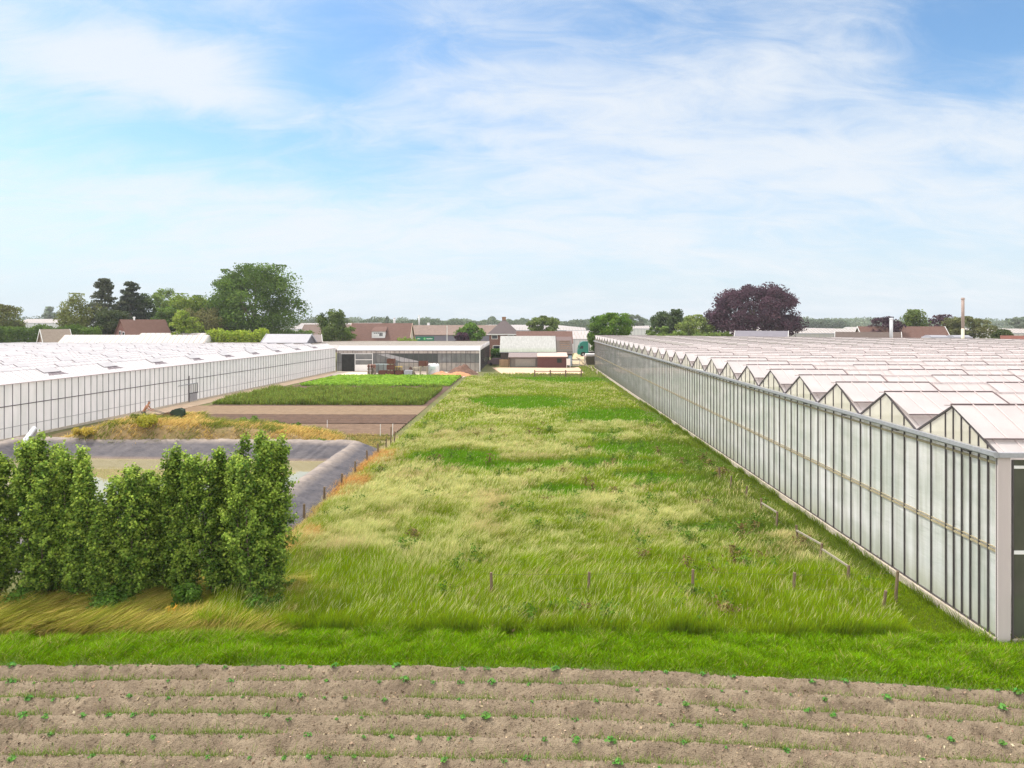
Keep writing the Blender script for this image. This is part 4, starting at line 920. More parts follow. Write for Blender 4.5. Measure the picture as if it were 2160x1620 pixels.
# ================================================================== TREES
def tree(name, label, px, d, ytop, wpx, c1, c2, n, shape='round', ybot=None, leaf=None, seed=0, group=None, clumps=90, gap=.0, trunk=True):
    rg = np.random.default_rng(seed + int(px) + int(ytop) * 7); X_, Y_ = W(px, d); H = Zat(ytop, d); r = wpx / F * d / 2
    zb = max(.3, Zat(ybot, d)) if ybot else H * .18
    root = thing(name, label, 'tree', (X_, Y_, 0), rg.uniform(-.4, .4), group)
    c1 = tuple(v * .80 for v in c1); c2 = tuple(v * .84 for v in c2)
    if leaf is None: leaf = d * .0021
    pos = []; rad = []; hc = (H - zb)
    if shape == 'conifer':
        lv_ = max(8, clumps // 9)
        for k in range(lv_):
            t = (k + .5) / lv_; z = zb + hc * t; rr = r * (1 - t) ** .75 * rg.uniform(.75, 1.12) + .05 * r
            for j in range(9):
                a = rg.uniform(0, 6.28); q = rr * rg.uniform(.3, 1.12); pos.append((q * math.cos(a), q * math.sin(a), min(H - .4, z + .12 * q + rg.normal(0, .9) * hc / lv_))); rad.append((hc / lv_ * .75 + .1 * rr, hc / lv_ * rg.uniform(.25, .6)))
    else:
        for k in range(clumps):
            v = rg.normal(size=3); v /= np.linalg.norm(v)
            if shape == 'dome':
                v[2] = abs(v[2]) if rg.random() < .8 else v[2] * .3
                q = rg.uniform(.55, 1.0) ** .5; z = zb + hc * (.22 + .78 * max(-.2, v[2]) * q) ; hh_ = math.hypot(v[0], v[1]) + 1e-6; kx = (1 - min(1, abs(v[2])) ** 2.8) ** .5 / hh_; p = (v[0] * kx * r * q * .93, v[1] * kx * r * q * .93, z - .03 * hc)
            elif shape == 'flame':
                t = rg.random(); rr = r * math.sin(math.pi * min(1, .18 + .82 * t)) ** .6 * rg.uniform(.3, 1); a = rg.uniform(0, 6.28); p = (rr * math.cos(a), rr * math.sin(a), zb + hc * t * .95)
            else:
                q = rg.uniform(.35, 1.0) ** .5 * (1.0 + .16 * (rg.random() < .22)); lob = 1 + .18 * math.sin(3 * math.atan2(v[1], v[0]) + seed) ; p = (v[0] * r * q * lob * .95, v[1] * r * q * lob, zb + hc * (.5 + .5 * v[2] * q))
            pos.append(p); s_ = rg.uniform(.20, .36) * min(r * 1.1, hc * .6) * (90 / clumps) ** .33; rad.append((s_, s_ * .7))
    pos = np.array(pos); rad = np.array(rad); i = rg.integers(0, len(pos), n)
    v = rg.normal(size=(n, 3)); v[:, 2] += .35; v /= np.linalg.norm(v, axis=1, keepdims=True)
    p = pos[i].copy(); sc_ = rg.uniform(.3, 1.25, n) ** .7
    p[:, :2] += v[:, :2] * rad[i, :1] * sc_[:, None]; p[:, 2] += v[:, 2] * rad[i, 1] * sc_
    if shape in ('willow',): p[:, 2] -= rg.random(n) ** 2 * hc * .25
    p[:, 2] = np.clip(p[:, 2], .1, H + .3)
    tone = np.clip(.5 + rg.normal(0, .28, len(pos))[i] + rg.normal(0, .15, n) , 0, 1)[:, None]
    nr = v + rg.normal(0, .6, (n, 3))
    leaves('crown', p, nr, rg.uniform(.6, 1.35, n) * leaf, jit(c1, n, .12, .05) * (1 - tone) + jit(c2, n, .12, .05) * tone, LEAF, root, 1.3)
    if trunk:
        m_ = MB(); tr_ = max(.12, r * .06); m_.tube([(0, 0, -.2), (.1, 0, H * .35), (0, 0.1, H * .8)], [tr_, tr_ * .7, tr_ * .15], 8)
        for k in range(7):
            a = rg.uniform(0, 6.28); m_.tube([(0.05, 0, H * rg.uniform(.2, .45)), tuple(pos[rg.integers(0, len(pos))])], [tr_ * .45, tr_ * .08], 5)
        m_.obj('trunk', BARK, root)
    return root
g1, g2 = srgb(78, 104, 40), srgb(122, 150, 66)
dk1, dk2 = srgb(66, 84, 46), srgb(98, 116, 66)
lm1, lm2 = srgb(122, 146, 44), srgb(172, 190, 78)
ol1, ol2 = srgb(112, 112, 66), srgb(150, 148, 92)
pu1, pu2 = srgb(76, 54, 68), srgb(110, 80, 92)
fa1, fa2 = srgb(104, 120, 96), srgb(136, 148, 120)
T = tree
T('broadleaf_tree', 'huge round dark green tree rising highest behind the left glasshouse', 538, 168, 560, 172, g1, g2, 30000, 'round', 712, seed=1, clumps=150)
T('broadleaf_tree', 'dark green left shoulder tree leaning out of the huge round tree', 482, 170, 572, 66, dk1, g2, 6000, 'round', 700, seed=2, clumps=50)
T('cedar_tree', 'open layered cedar with ragged flat branches, tallest of the left group', 220, 172, 588, 96, srgb(78, 84, 64), srgb(112, 118, 90), 9000, 'conifer', 712, seed=3, clumps=120)
T('cedar_tree', 'dark dense conifer right of the layered cedar', 276, 176, 596, 88, srgb(66, 76, 60), srgb(94, 104, 78), 10000, 'conifer', 705, seed=4, clumps=120)
T('broadleaf_tree', 'small dark tree between the dense conifer and the thin airy tree', 305, 180, 622, 55, dk1, dk2, 4500, 'round', 700, seed=5, clumps=40)
T('birch_tree', 'feathery yellowish green birch left of the cedar', 163, 165, 622, 74, srgb(104, 112, 52), srgb(142, 148, 84), 6000, 'willow', 712, seed=6, clumps=60)
T('broadleaf_tree', 'thin airy light tree showing sky between its branches', 345, 195, 609, 44, srgb(112, 134, 58), srgb(150, 172, 90), 2200, 'round', 660, seed=7, clumps=26)
T('willow_tree', 'bright green rounded tree before the airy tree', 385, 175, 622, 82, srgb(110, 136, 42), srgb(158, 176, 74), 8500, 'round', 712, seed=8, clumps=60)
T('willow_tree', 'yellow green tree touching the huge tree on its left', 428, 178, 626, 62, srgb(108, 134, 42), srgb(160, 176, 74), 6000, 'round', 700, seed=9, clumps=50)
T('broadleaf_tree', 'dull olive bushy tree below the bright green ones', 434, 164, 652, 88, ol1, ol2, 7500, 'willow', 714, seed=10, clumps=60)
T('broadleaf_tree', 'small pointed lime green tree before the olive tree', 384, 156, 656, 44, lm1, lm2, 3600, 'flame', 716, seed=11, clumps=40)
T('broadleaf_tree', 'wide lime bush right of the small pointed lime tree', 408, 158, 672, 40, lm1, lm2, 2200, 'round', 716, seed=111, clumps=20)
T('broadleaf_tree', 'round olive tree cut by the left picture edge', 2, 168, 645, 76, ol1, srgb(140, 150, 80), 6500, 'round', 712, seed=12, clumps=50)
T('broadleaf_tree', 'small dark tree in front of the brown roofed building', 699, 160, 655, 52, srgb(76, 96, 42), srgb(116, 134, 70), 5000, 'willow', 716, seed=13, clumps=50)
T('broadleaf_tree', 'light green bush left of the brown house with dormer', 728, 166, 690, 34, srgb(104, 128, 54), srgb(140, 164, 80), 2200, 'round', 718, seed=14, clumps=26)
T('broadleaf_tree', 'pointed green tree left of the brick house', 992, 166, 683, 56, srgb(82, 118, 40), srgb(126, 160, 66), 4200, 'flame', 720, seed=15, clumps=44)
T('copper_shrub', 'dark purple shrub beside the pointed green tree', 975, 163, 702, 28, pu1, pu2, 1600, 'round', 722, seed=16, clumps=20)
T('willow_tree', 'round weeping tree behind the barn roof', 1147, 215, 669, 66, srgb(96, 116, 50), srgb(140, 156, 80), 5000, 'round', 702, seed=17, clumps=44)
T('broadleaf_tree', 'bright green tree hanging over the start of the right glasshouse beside the lorry', 1292, 150, 664, 92, srgb(80, 116, 34), srgb(128, 160, 60), 11000, 'round', 725, seed=18, clumps=80)
T('broadleaf_tree', 'leafy low branches beside the far end of the right glasshouse', 1256, 147, 690, 26, srgb(70, 100, 34), srgb(112, 140, 54), 2200, 'round', 742, seed=19, clumps=20)
T('broadleaf_tree', 'dark round oak left of the light green willow', 1410, 190, 655, 66, dk1, dk2, 6000, 'round', 708, seed=20, clumps=50)
T('willow_tree', 'light yellow green tree left of the copper beech', 1467, 172, 667, 72, srgb(116, 134, 60), srgb(154, 168, 90), 5500, 'round', 716, seed=21, clumps=50)
T('broadleaf_tree', 'low green bush between the oak and the leafy tree by the lorry', 1392, 180, 690, 60, srgb(96, 120, 50), srgb(130, 152, 74), 3000, 'round', 716, seed=22, clumps=30)
T('copper_beech', 'very large dome shaped purple copper beech behind the right glasshouse', 1590, 172, 598, 196, pu1, pu2, 34000, 'dome', 718, seed=23, clumps=190)
T('copper_tree', 'purple tree left of the pale chimney', 1866, 165, 671, 58, pu1, srgb(112, 86, 94), 3400, 'round', 712, seed=24, clumps=40)
T('broadleaf_tree', 'green pointed tree behind the brown roofs on the right', 1930, 175, 656, 62, srgb(88, 108, 50), srgb(124, 140, 74), 4200, 'flame', 712, seed=25, clumps=44)
T('copper_tree', 'purple tree left of the tall chimney', 1986, 180, 667, 46, pu1, srgb(116, 88, 96), 2600, 'round', 712, seed=26, clumps=36)
T('broadleaf_tree', 'olive green tree behind the tall chimney', 2040, 172, 670, 90, ol1, srgb(132, 138, 88), 6500, 'round', 716, seed=27, clumps=60)
T('broadleaf_tree', 'dark rounded bush before the far glasshouse at the right', 2115, 130, 697, 34, srgb(78, 90, 50), srgb(104, 116, 66), 2000, 'round', 722, seed=28, clumps=24)
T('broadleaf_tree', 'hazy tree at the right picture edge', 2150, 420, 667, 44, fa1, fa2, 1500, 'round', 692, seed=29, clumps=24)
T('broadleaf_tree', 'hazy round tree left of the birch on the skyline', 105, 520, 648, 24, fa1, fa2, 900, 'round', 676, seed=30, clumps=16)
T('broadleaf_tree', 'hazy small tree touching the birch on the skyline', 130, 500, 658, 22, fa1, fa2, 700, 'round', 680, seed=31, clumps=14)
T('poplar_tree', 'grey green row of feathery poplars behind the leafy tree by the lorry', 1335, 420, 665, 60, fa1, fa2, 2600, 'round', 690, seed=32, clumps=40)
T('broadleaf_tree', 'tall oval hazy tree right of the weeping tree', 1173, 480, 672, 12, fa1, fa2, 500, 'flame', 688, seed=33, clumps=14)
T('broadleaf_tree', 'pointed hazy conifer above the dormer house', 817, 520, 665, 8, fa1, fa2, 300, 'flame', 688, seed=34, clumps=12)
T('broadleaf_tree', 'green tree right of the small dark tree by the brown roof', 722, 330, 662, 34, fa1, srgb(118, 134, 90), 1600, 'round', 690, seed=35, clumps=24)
T('broadleaf_tree', 'dull green tree filling the gap behind the olive tree', 460, 176, 645, 70, g1, ol2, 6000, 'round', 712, seed=51, clumps=50)
T('broadleaf_tree', 'dark green tree below the layered cedar', 236, 166, 655, 62, dk1, srgb(96, 106, 62), 5000, 'round', 716, seed=52, clumps=46)
T('broadleaf_tree', 'dark green leafy tree right of the brick house', 352, 170, 650, 50, srgb(72, 96, 40), g2, 4500, 'round', 716, seed=53, clumps=44)
# lime bushes and hedge
def hedge(name, label, cat, px0, px1, d, ytop, c1, c2, n, lf=.3, dep_=3.0, seed=0):
    (xa, ya), (xb, yb_) = W(px0, d), W(px1, d); rg = np.random.default_rng(seed); t = rg.random(n)
    h = Zat(ytop, d) * (.78 + .3 * fbm(t * 11 + seed, t * 0, 3, seed)); root = thing(name, label, cat, ((xa + xb) / 2, (ya + yb_) / 2, 0), 0)
    v = rg.normal(size=(n, 3)); v[:, 2] = np.abs(v[:, 2]); u = rg.random(n) ** .45
    p = np.stack([xa + (xb - xa) * t - (xa + xb) / 2, (ya + (yb_ - ya) * t) - (ya + yb_) / 2 + rg.uniform(-.5, .5, n) * dep_, h * u + rg.normal(0, .15, n)], -1); p[:, 2] = np.clip(p[:, 2], .05, None)
    tn = np.clip(fbm(t * 60, u * 5, 3, seed + 4)[:, None] * 1.3 - .15 + rg.normal(0, .1, (n, 1)), 0, 1)
    leaves('foliage', p, v + rg.normal(0, .5, (n, 3)), rg.uniform(.6, 1.3, n) * lf, jit(c1, n, .12) * (1 - tn) + jit(c2, n, .12) * tn, LEAF, root)
    m_ = MB()
    for k in range(9): q = (k + .5) / 9; m_.tube([((xb - xa) * (q - .5), 0, -.1), ((xb - xa) * (q - .5), 0, Zat(ytop, d) * .7)], [.1, .04], 5)
    m_.obj('stem', BARK, root); return root
hedge('hedge', 'long dark green hedge behind the far end of the left glasshouse', 'hedge', -60, 208, 158, 683, srgb(70, 96, 36), srgb(112, 138, 58), 16000, seed=3)
hedge('hedge', 'bright lime bushes below the huge round tree', 'bushes', 440, 562, 150, 694, lm1, srgb(182, 196, 70), 9000, seed=5)
hedge('hedge', 'darker hedge strip between the lime bushes and the grey sheds', 'hedge', 560, 660, 175, 694, g1, g2, 4000, seed=6)
hedge('hedge', 'clipped dark hedge between the old glasshouse and the barn', 'hedge', 1036, 1058, 152, 736, srgb(66, 92, 36), srgb(96, 130, 50), 3000, .2, 6, seed=7)
hedge('hedge', 'low green shrubs before the dormer house', 'bushes', 840, 880, 163, 712, srgb(100, 124, 50), srgb(142, 160, 70), 1500, seed=8)
hedge('hedge', 'green shrubs below the copper beech and the light willow', 'bushes', 1380, 1545, 165, 700, srgb(92, 116, 50), srgb(136, 154, 74), 8000, seed=9)
# far wooded skyline, one mass
def woods(label, px0, px1, d, ylo, yhi, n, seed, c1, c2, lf, depth=60):
    rg = np.random.default_rng(seed); t = rg.random(n); px_ = px0 + (px1 - px0) * t
    lat = (px_ - 1080) / F * d; dd = d + rg.uniform(0, 1, n) * depth
    x = lat * cs - dd * sn; y = lat * sn + dd * cs
    f = fbm(px_ * .055, px_ * 0, 4, seed); f2 = vnoise(px_ * .016, px_ * 0, seed + 9)
    top = CAMZ - (yhi + (ylo - yhi) * (1 - np.clip(.25 + 1.2 * (f - .3) * (0.55 + f2), 0, 1)) - HOR) * d / F
    u = rg.random(n) ** .55; z = np.clip(top * u, .2, None)
    v = rg.normal(size=(n, 3)); v[:, 2] = np.abs(v[:, 2]) + .2
    tn = rg.random((n, 1)) * .5 + .5 * (vnoise(px_ * .12, z * .3, seed + 2)[:, None] > .5)
    o = leaves('distant_woods', np.stack([x, y, z], -1), v, rg.uniform(.6, 1.3, n) * lf, jit(c1, n, .1) * (1 - tn) + jit(c2, n, .1) * tn); return tag(o, label, 'woods', kind='stuff')
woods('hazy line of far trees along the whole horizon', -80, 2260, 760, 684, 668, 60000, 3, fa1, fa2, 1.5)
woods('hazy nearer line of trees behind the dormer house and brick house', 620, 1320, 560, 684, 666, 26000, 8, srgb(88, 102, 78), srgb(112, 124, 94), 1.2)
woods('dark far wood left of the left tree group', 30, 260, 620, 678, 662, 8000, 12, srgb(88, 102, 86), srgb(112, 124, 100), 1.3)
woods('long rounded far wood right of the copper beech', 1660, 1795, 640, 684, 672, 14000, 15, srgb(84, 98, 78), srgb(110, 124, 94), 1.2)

# ================================================================== FAR GREENHOUSES (low white blocks, ridges along x)
def glasshouse(label, px0, px1, d0, d1, eave, rise, bay, wallc=(214, 212, 210), roofm=None, skew=0.0, pitch_y=True):
    (xa, ya), (xb, yb_) = W(px0, d0), W(px1, d0); root = thing('greenhouse', label, 'greenhouse', ((xa + xb) / 2, (ya + yb_) / 2, 0), 0)
    hw = abs(xb - xa) / 2; dpt = d1 - d0; nb_ = max(1, int(dpt / bay))
    m_ = MB(); 
    for k in range(nb_):
        y0 = k * bay; s0 = skew * y0
        m_.quad((-hw, y0, eave), (hw + s0, y0, eave), (hw + s0, y0 + bay / 2, eave + rise), (-hw, y0 + bay / 2, eave + rise)); m_.quad((-hw, y0 + bay / 2, eave + rise), (hw + s0, y0 + bay / 2, eave + rise), (hw + s0, y0 + bay, eave), (-hw, y0 + bay, eave))
    ro_ = m_.obj('roof', roofm or ROOF, root)
    m_ = MB()
    for k in range(min(nb_, 3)):
        for t in np.arange(-hw, hw, max(1.1, hw / 40)): m_.bar((t, k * bay, eave + .03), (t, (k + .5) * bay, eave + rise + .03), .07, .03, (0, -rise, bay / 2))
    m_.obj('roof_bars', RAILM, ro_)
    m_ = MB()
    for k in range(nb_):
        y0 = k * bay
        for sx in (-hw, hw): m_.quad((sx, y0, 0), (sx, y0 + bay, 0), (sx, y0 + bay, eave), (sx, y0 + bay / 2, eave + rise), (sx, y0, eave))
    m_.quad((-hw, 0, 0), (hw, 0, 0), (hw, 0, eave - .03), (-hw, 0, eave - .03)); m_.quad((-hw, nb_ * bay, 0), (hw, nb_ * bay, 0), (hw, nb_ * bay, eave), (-hw, nb_ * bay, eave))
    wo = m_.obj('wall', mat('far_wall_glass', srgb(*wallc), .3, .1, .3), root)
    m_ = MB(); stp = max(1.6, hw / 30)
    for t in np.arange(-hw, hw, stp): m_.box(t - .05, t + .05, -.08, -.02, 0, eave)
    m_.box(-hw, hw, -.1, -.02, eave - .25, eave); m_.obj('glazing_bars', GREYMETAL, wo)
    return root
glasshouse('huge white glasshouse block far behind the brick house', 940, 1236, 262, 640, 6.0, .9, 8)
glasshouse('grey walled glasshouse behind the teal lorry', 1200, 1262, 205, 240, 4.1, 1.0, 5, (196, 196, 200))
glasshouse('second white glasshouse behind the lorry, grey curved vents', 1205, 1275, 222, 256, 5.0, 1.0, 5, (200, 200, 200))
glasshouse('white glasshouse block right of the copper beech', 1640, 1845, 240, 420, 5.2, 1.4, 9, (180, 176, 172))
glasshouse('hazy flat glasshouse far behind on the left', 38, 150, 350, 420, 8.6, 2.0, 12, (206, 206, 208))
glasshouse('pale glasshouse at the far right edge', 2085, 2260, 225, 330, 5.5, 1.2, 7, (196, 194, 188))
glasshouse('small separate glasshouse rising above the left glasshouse roof', 118, 432, 146, 151, 4.6, 1.7, 5)
glasshouse('second small glasshouse behind, its gable further right', 260, 486, 152, 158, 4.6, 2.0, 6)
glasshouse('white glasshouse between the huge tree and the brown roofs', 610, 684, 265, 400, 6.4, 2.2, 30)
glasshouse('white glasshouse strip behind the brown warehouse', 640, 760, 300, 380, 6.2, 1.0, 8)
glasshouse('long low glasshouse line behind the light willow', 1310, 1500, 330, 450, 6.0, .8, 8)

# ================================================================== HOUSES AND SHEDS
ROOFBR = mat('brown_roof_tiles', srgb(92, 68, 62), .85, .12, 2, .3, 10, col2=srgb(116, 88, 78), stretch=(1, 1, 4))
ROOFDK = mat('dark_roof_tiles', srgb(92, 82, 82), .8, .12, 2, .3, 10)
ROOFRED = mat('reddish_roof_tiles', srgb(120, 78, 68), .85, .15, 2, .3, 10)
ROOFGR = mat('grey_metal_roof', srgb(150, 148, 154), .5, .08, 1)
def brickm(name, c, mort=(170, 155, 145)):
    m = bpy.data.materials.new(name); m.use_nodes = True; nn = m.node_tree.nodes; ll = m.node_tree.links; b = nn['Principled BSDF']; b.inputs['Roughness'].default_value = .9
    t = nn.new('ShaderNodeTexCoord'); mpn = nn.new('ShaderNodeMapping'); mpn.inputs['Rotation'].default_value = (R(90), 0, 0); ll.new(t.outputs['Object'], mpn.inputs[0])
    k = nn.new('ShaderNodeTexBrick'); ll.new(mpn.outputs[0], k.inputs[0]); k.inputs['Color1'].default_value = (*srgb(*c), 1); k.inputs['Color2'].default_value = (*[v * .75 for v in srgb(*c)], 1); k.inputs['Mortar'].default_value = (*srgb(*mort), 1)
    k.inputs['Scale'].default_value = 4.0; k.inputs['Mortar Size'].default_value = .012; ll.new(k.outputs[0], b.inputs['Base Color']); return m
BRICK = brickm('red_brown_brick', (128, 84, 72)); BRICKD = brickm('dark_brick', (104, 76, 72))
def house(label, px, d, w_, dp, eave, ridge, rot=0, roofm=None, wallm=None, hip=False, name='house', wins=(), chim=(), verge=None, base=0, dormer=None, over=.4):
    X_, Y_ = W(px, d); root = thing(name, label, name.replace('_', ' '), (X_, Y_, 0), R(rot)); a, b_ = w_ / 2, dp / 2
    roofm = roofm or ROOFBR; wallm = wallm or BRICK
    m_ = MB()
    m_.quad((-a, -b_, 0), (a, -b_, 0), (a, -b_, eave), (-a, -b_, eave)); m_.quad((a, b_, 0), (-a, b_, 0), (-a, b_, eave), (a, b_, eave))
    if hip:
        m_.quad((-a, b_, 0), (-a, -b_, 0), (-a, -b_, eave), (-a, b_, eave)); m_.quad((a, -b_, 0), (a, b_, 0), (a, b_, eave), (a, -b_, eave))
    else:
        m_.quad((-a, b_, 0), (-a, -b_, 0), (-a, -b_, eave), (-a, 0, ridge - .12), (-a, b_, eave)); m_.quad((a, -b_, 0), (a, b_, 0), (a, b_, eave), (a, 0, ridge - .12), (a, -b_, eave))
    wo = m_.obj('wall', wallm, root)
    o_ = over; sl_ = (ridge - eave) / b_; ze = eave - sl_ * o_ + .05
    m_ = MB(); th = .14
    if hip:
        rl = max(0.3, a - b_)
        A_, B_, C_, D_ = (-a - o_, -b_ - o_, ze), (a + o_, -b_ - o_, ze), (a + o_, b_ + o_, ze), (-a - o_, b_ + o_, ze); E_, G_ = (-rl, 0, ridge), (rl, 0, ridge)
        m_.quad(A_, B_, G_, E_); m_.quad(B_, C_, G_); m_.quad(C_, D_, E_, G_); m_.quad(D_, A_, E_); m_.quad(D_, C_, B_, A_)
    else:
        for s in (-1, 1):
            p = [(-a - o_, s * (b_ + o_), ze), (a + o_, s * (b_ + o_), ze), (a + o_, 0, ridge), (-a - o_, 0, ridge)]
            n0 = len(m_.v); m_.v += p + [(q[0], q[1], q[2] - th) for q in p]
            m_.f += [tuple(n0 + t for t in q) for q in ((0, 1, 2, 3), (7, 6, 5, 4), (0, 4, 5, 1), (1, 5, 6, 2), (3, 7, 4, 0))]
    ro = m_.obj('roof', roofm, root)
    if verge is not None and not hip:
        m_ = MB()
        for sx in (-1, 1):
            for s in (-1, 1): m_.bar((sx * (a + o_ + .04), s * (b_ + o_), ze - .05), (sx * (a + o_ + .04), 0, ridge - .05), .07, .28)
        m_.obj('verge_board', verge, ro)
    if hip:
        m_ = MB(); m_.box(-a - o_ - .08, a + o_ + .08, -b_ - o_ - .12, -b_ - o_ - .02, ze - .18, ze + .04); m_.obj('gutter', WHITEP, ro)
    for (cx_, cy_, cw, ch, mm) in chim:
        m_ = MB(); m_.box(cx_ - cw / 2, cx_ + cw / 2, cy_ - cw / 2, cy_ + cw / 2, eave, ch); m_.box(cx_ - cw / 2 - .06, cx_ + cw / 2 + .06, cy_ - cw / 2 - .06, cy_ + cw / 2 + .06, ch - .25, ch - .1); m_.obj('chimney', mm, ro)
    for (face, u, z, ww, hh) in wins:
        m_ = MB(); gl = MB()
        if face == 'f': m_.box(u - ww / 2, u + ww / 2, -b_ - .06, -b_ - .003, z, z + hh); gl.box(u - ww / 2 + .12, u + ww / 2 - .12, -b_ - .075, -b_ - .061, z + .12, z + hh - .12)
        elif face == 'l': m_.box(-a - .06, -a - .003, u - ww / 2, u + ww / 2, z, z + hh); gl.box(-a - .075, -a - .061, u - ww / 2 + .12, u + ww / 2 - .12, z + .12, z + hh - .12)
        else: m_.box(a + .003, a + .06, u - ww / 2, u + ww / 2, z, z + hh); gl.box(a + .061, a + .075, u - ww / 2 + .12, u + ww / 2 - .12, z + .12, z + hh - .12)
        wi = m_.obj('window', WHITEP, root); gl.obj('pane', GLASSD, wi)
    return root, ro
h1, r1 = house('steep brown tiled house with one white dormer behind the old glasshouse', 806, 172, 14.4, 9.0, 4.2, 8.75, 0, ROOFBR, mat('cream_plaster', srgb(214, 200, 184), .8, .06, 2), verge=mat('pale_verge', srgb(206, 180, 160), .7), over=.25)
# dormer: front at the slope
zf0, zf1 = 5.35, 6.75; yf = -4.5 * (1 - (zf0 - 4.2) / 4.55) - .2
m_ = MB(); m_.prism([(yf, zf0 - .15), (yf, zf1), (-1.2, zf1 + .02), (-1.2, zf0 - .15)], -1.75, 1.45, 'x'); dm_ = m_.obj('dormer', WHITEP, h1)
m_ = MB(); m_.quad((-1.95, yf - .25, zf1 + .02), (1.65, yf - .25, zf1 + .02), (1.5, -.6, zf1 + 1.25), (-1.6, -.6, zf1 + 1.25)); m_.quad((-1.95, yf - .25, zf1 + .02), (-1.6, -.6, zf1 + 1.25), (-1.95, -.6, zf1 - .4)); m_.quad((1.65, yf - .25, zf1 + .02), (1.65, -.6, zf1 - .4), (1.5, -.6, zf1 + 1.25)); m_.obj('dormer_roof', ROOFBR, dm_)
m_ = MB(); m_.box(-1.3, .9, yf - .04, yf - .005, zf0 + .3, zf1 - .3); m_.obj('pane', GLASSD, dm_)
m_ = MB()
for t in (-1.3, -.85, -.4, .05, .5, .9): m_.box(t - .05, t + .05, yf - .07, yf - .045, zf0 + .25, zf1 - .25)
m_.box(-1.25, .1, yf - .065, yf - .045, zf0 + .3, zf1 - .5); m_.obj('window_frame', WHITEP, dm_)
house('brick house with a pyramid roof and tall chimney beside the barn', 1063, 185, 7.4, 7.4, 6.3, 9.6, 0, ROOFDK, BRICK, hip=True, wins=[('f', -2.3, 4.6, 1.6, 1.1), ('f', 1.9, 4.6, 1.6, 1.1), ('f', -1.8, 1.9, 1.9, 1.1), ('f', 1.5, 1.9, 1.4, 1.1)], chim=[(0, .4, 1.0, 10.4, brickm('orange_brick', (150, 110, 74)))], over=.5)
house('low brown roofed house left of the brown barn extension behind the white roof', 1148, 168, 13, 7, 4.2, 6.85, 0, ROOFBR, BRICKD, over=.2)
wh, wr = house('long brown corrugated warehouse with a green sign board', 950, 235, 34, 16, 4.9, 8.0, 0, mat('brown_corrugated_roof', srgb(106, 90, 84), .85, .12, 1, col2=srgb(136, 116, 104), stretch=(1, 1, 6)), mat('grey_cladding', srgb(122, 118, 130), .7, .05, 1), name='warehouse', over=.2)
sx0 = (885 - 950) / F * 235
m_ = MB(); m_.box(sx0, sx0 + 5.9, -8.12, -8.02, 3.0, 4.3); sg = m_.obj('sign_board', mat('green_sign', srgb(30, 122, 90), .5, .08, 1), wh)
m_ = MB(); xx = sx0 + .35
for wd_ in (.3, .26, .26, .34): m_.box(xx, xx + wd_ * .75, -8.15, -8.125, 3.5, 3.72 + random.choice([0, .12])); xx += wd_
xx = sx0 + 3.5
for wd_ in (.3, .22, .26, .2, .24, .28, .22, .2): m_.box(xx, xx + wd_ * .75, -8.15, -8.125, 3.48, 3.7 + random.choice([0, .12, .12])); xx += wd_
m_.obj('sign_letters', WHITEP, sg)
m_ = MB(); m_.tube([(sx0 + 2.85, -8.15, 3.65), (sx0 + 2.85, -8.125, 3.65)], .36, 14); m_.obj('sign_emblem', mat('emblem_light_green', srgb(120, 205, 120), .5, .1, 2), sg)
house('brown roofed shed between the white glasshouse and the small dark tree', 694, 215, 15, 12, 4.0, 8.3, 0, mat('brown_roof_pale', srgb(112, 96, 88), .85, .1, 2), BRICKD, name='shed', over=.2)
house('brick house with steep brown roof and gable windows among the left trees', 302, 158, 9.6, 7.0, 5.2, 9.6, 56, mat('brown_tiles_light', srgb(112, 84, 74), .85, .12, 2), BRICK, wins=[('l', .4, 5.7, .9, 1.4), ('l', -1.1, 5.7, 1.0, 1.2), ('f', 1, 3, 1, 1)], chim=[(-2, 0, .3, 10.2, WHITEP)], over=.3)
house('small brick shed with pale roof edge at the left behind the glasshouse', 116, 150, 5, 3.8, 4.6, 7.5, 52, mat('pale_shed_roof', srgb(150, 136, 122), .8), BRICK, name='shed', verge=WHITEP, over=.3)
house('dark grey metal shed behind the left glasshouse corner', 610, 142, 9, 5, 5.0, 6.6, -4, ROOFGR, mat('dark_shed_wall', srgb(110, 108, 112), .7), name='shed', over=.2, verge=GREYMETAL)
house('second grey roofed shed right of the dark grey one', 647, 146, 5.5, 5, 5.0, 6.4, 20, mat('grey_brown_roof', srgb(128, 118, 116), .8, .1, 2), mat('dark_shed_wall2', srgb(110, 108, 112), .7), name='shed', over=.2, verge=WHITEP)
house('bungalow with grey roof and white gable edges before the copper beech', 1606, 150, 10, 7, 4.6, 7.15, -22, mat('grey_slate_roof', srgb(118, 114, 122), .7, .08, 1), BRICK, verge=WHITEP, over=.35, name='bungalow')
house('dark brown roofed house with white gable left of the pale chimney', 1830, 150, 12, 8, 3.6, 6.9, -24, mat('dark_brown_roof', srgb(92, 80, 74), .85, .12, 2), BRICK, verge=WHITEP, over=.3)
house('long brown roofed house behind the pale chimney', 1900, 165, 19, 9, 3.6, 8.0, -4, ROOFBR, BRICK, verge=WHITEP, chim=[(-.5, 0, .8, 8.6, WHITEP)], over=.3)
house('small terracotta gabled house at the right picture edge', 2150, 125, 5, 5, 3.5, 6.6, -30, ROOFRED, BRICK, over=.3)
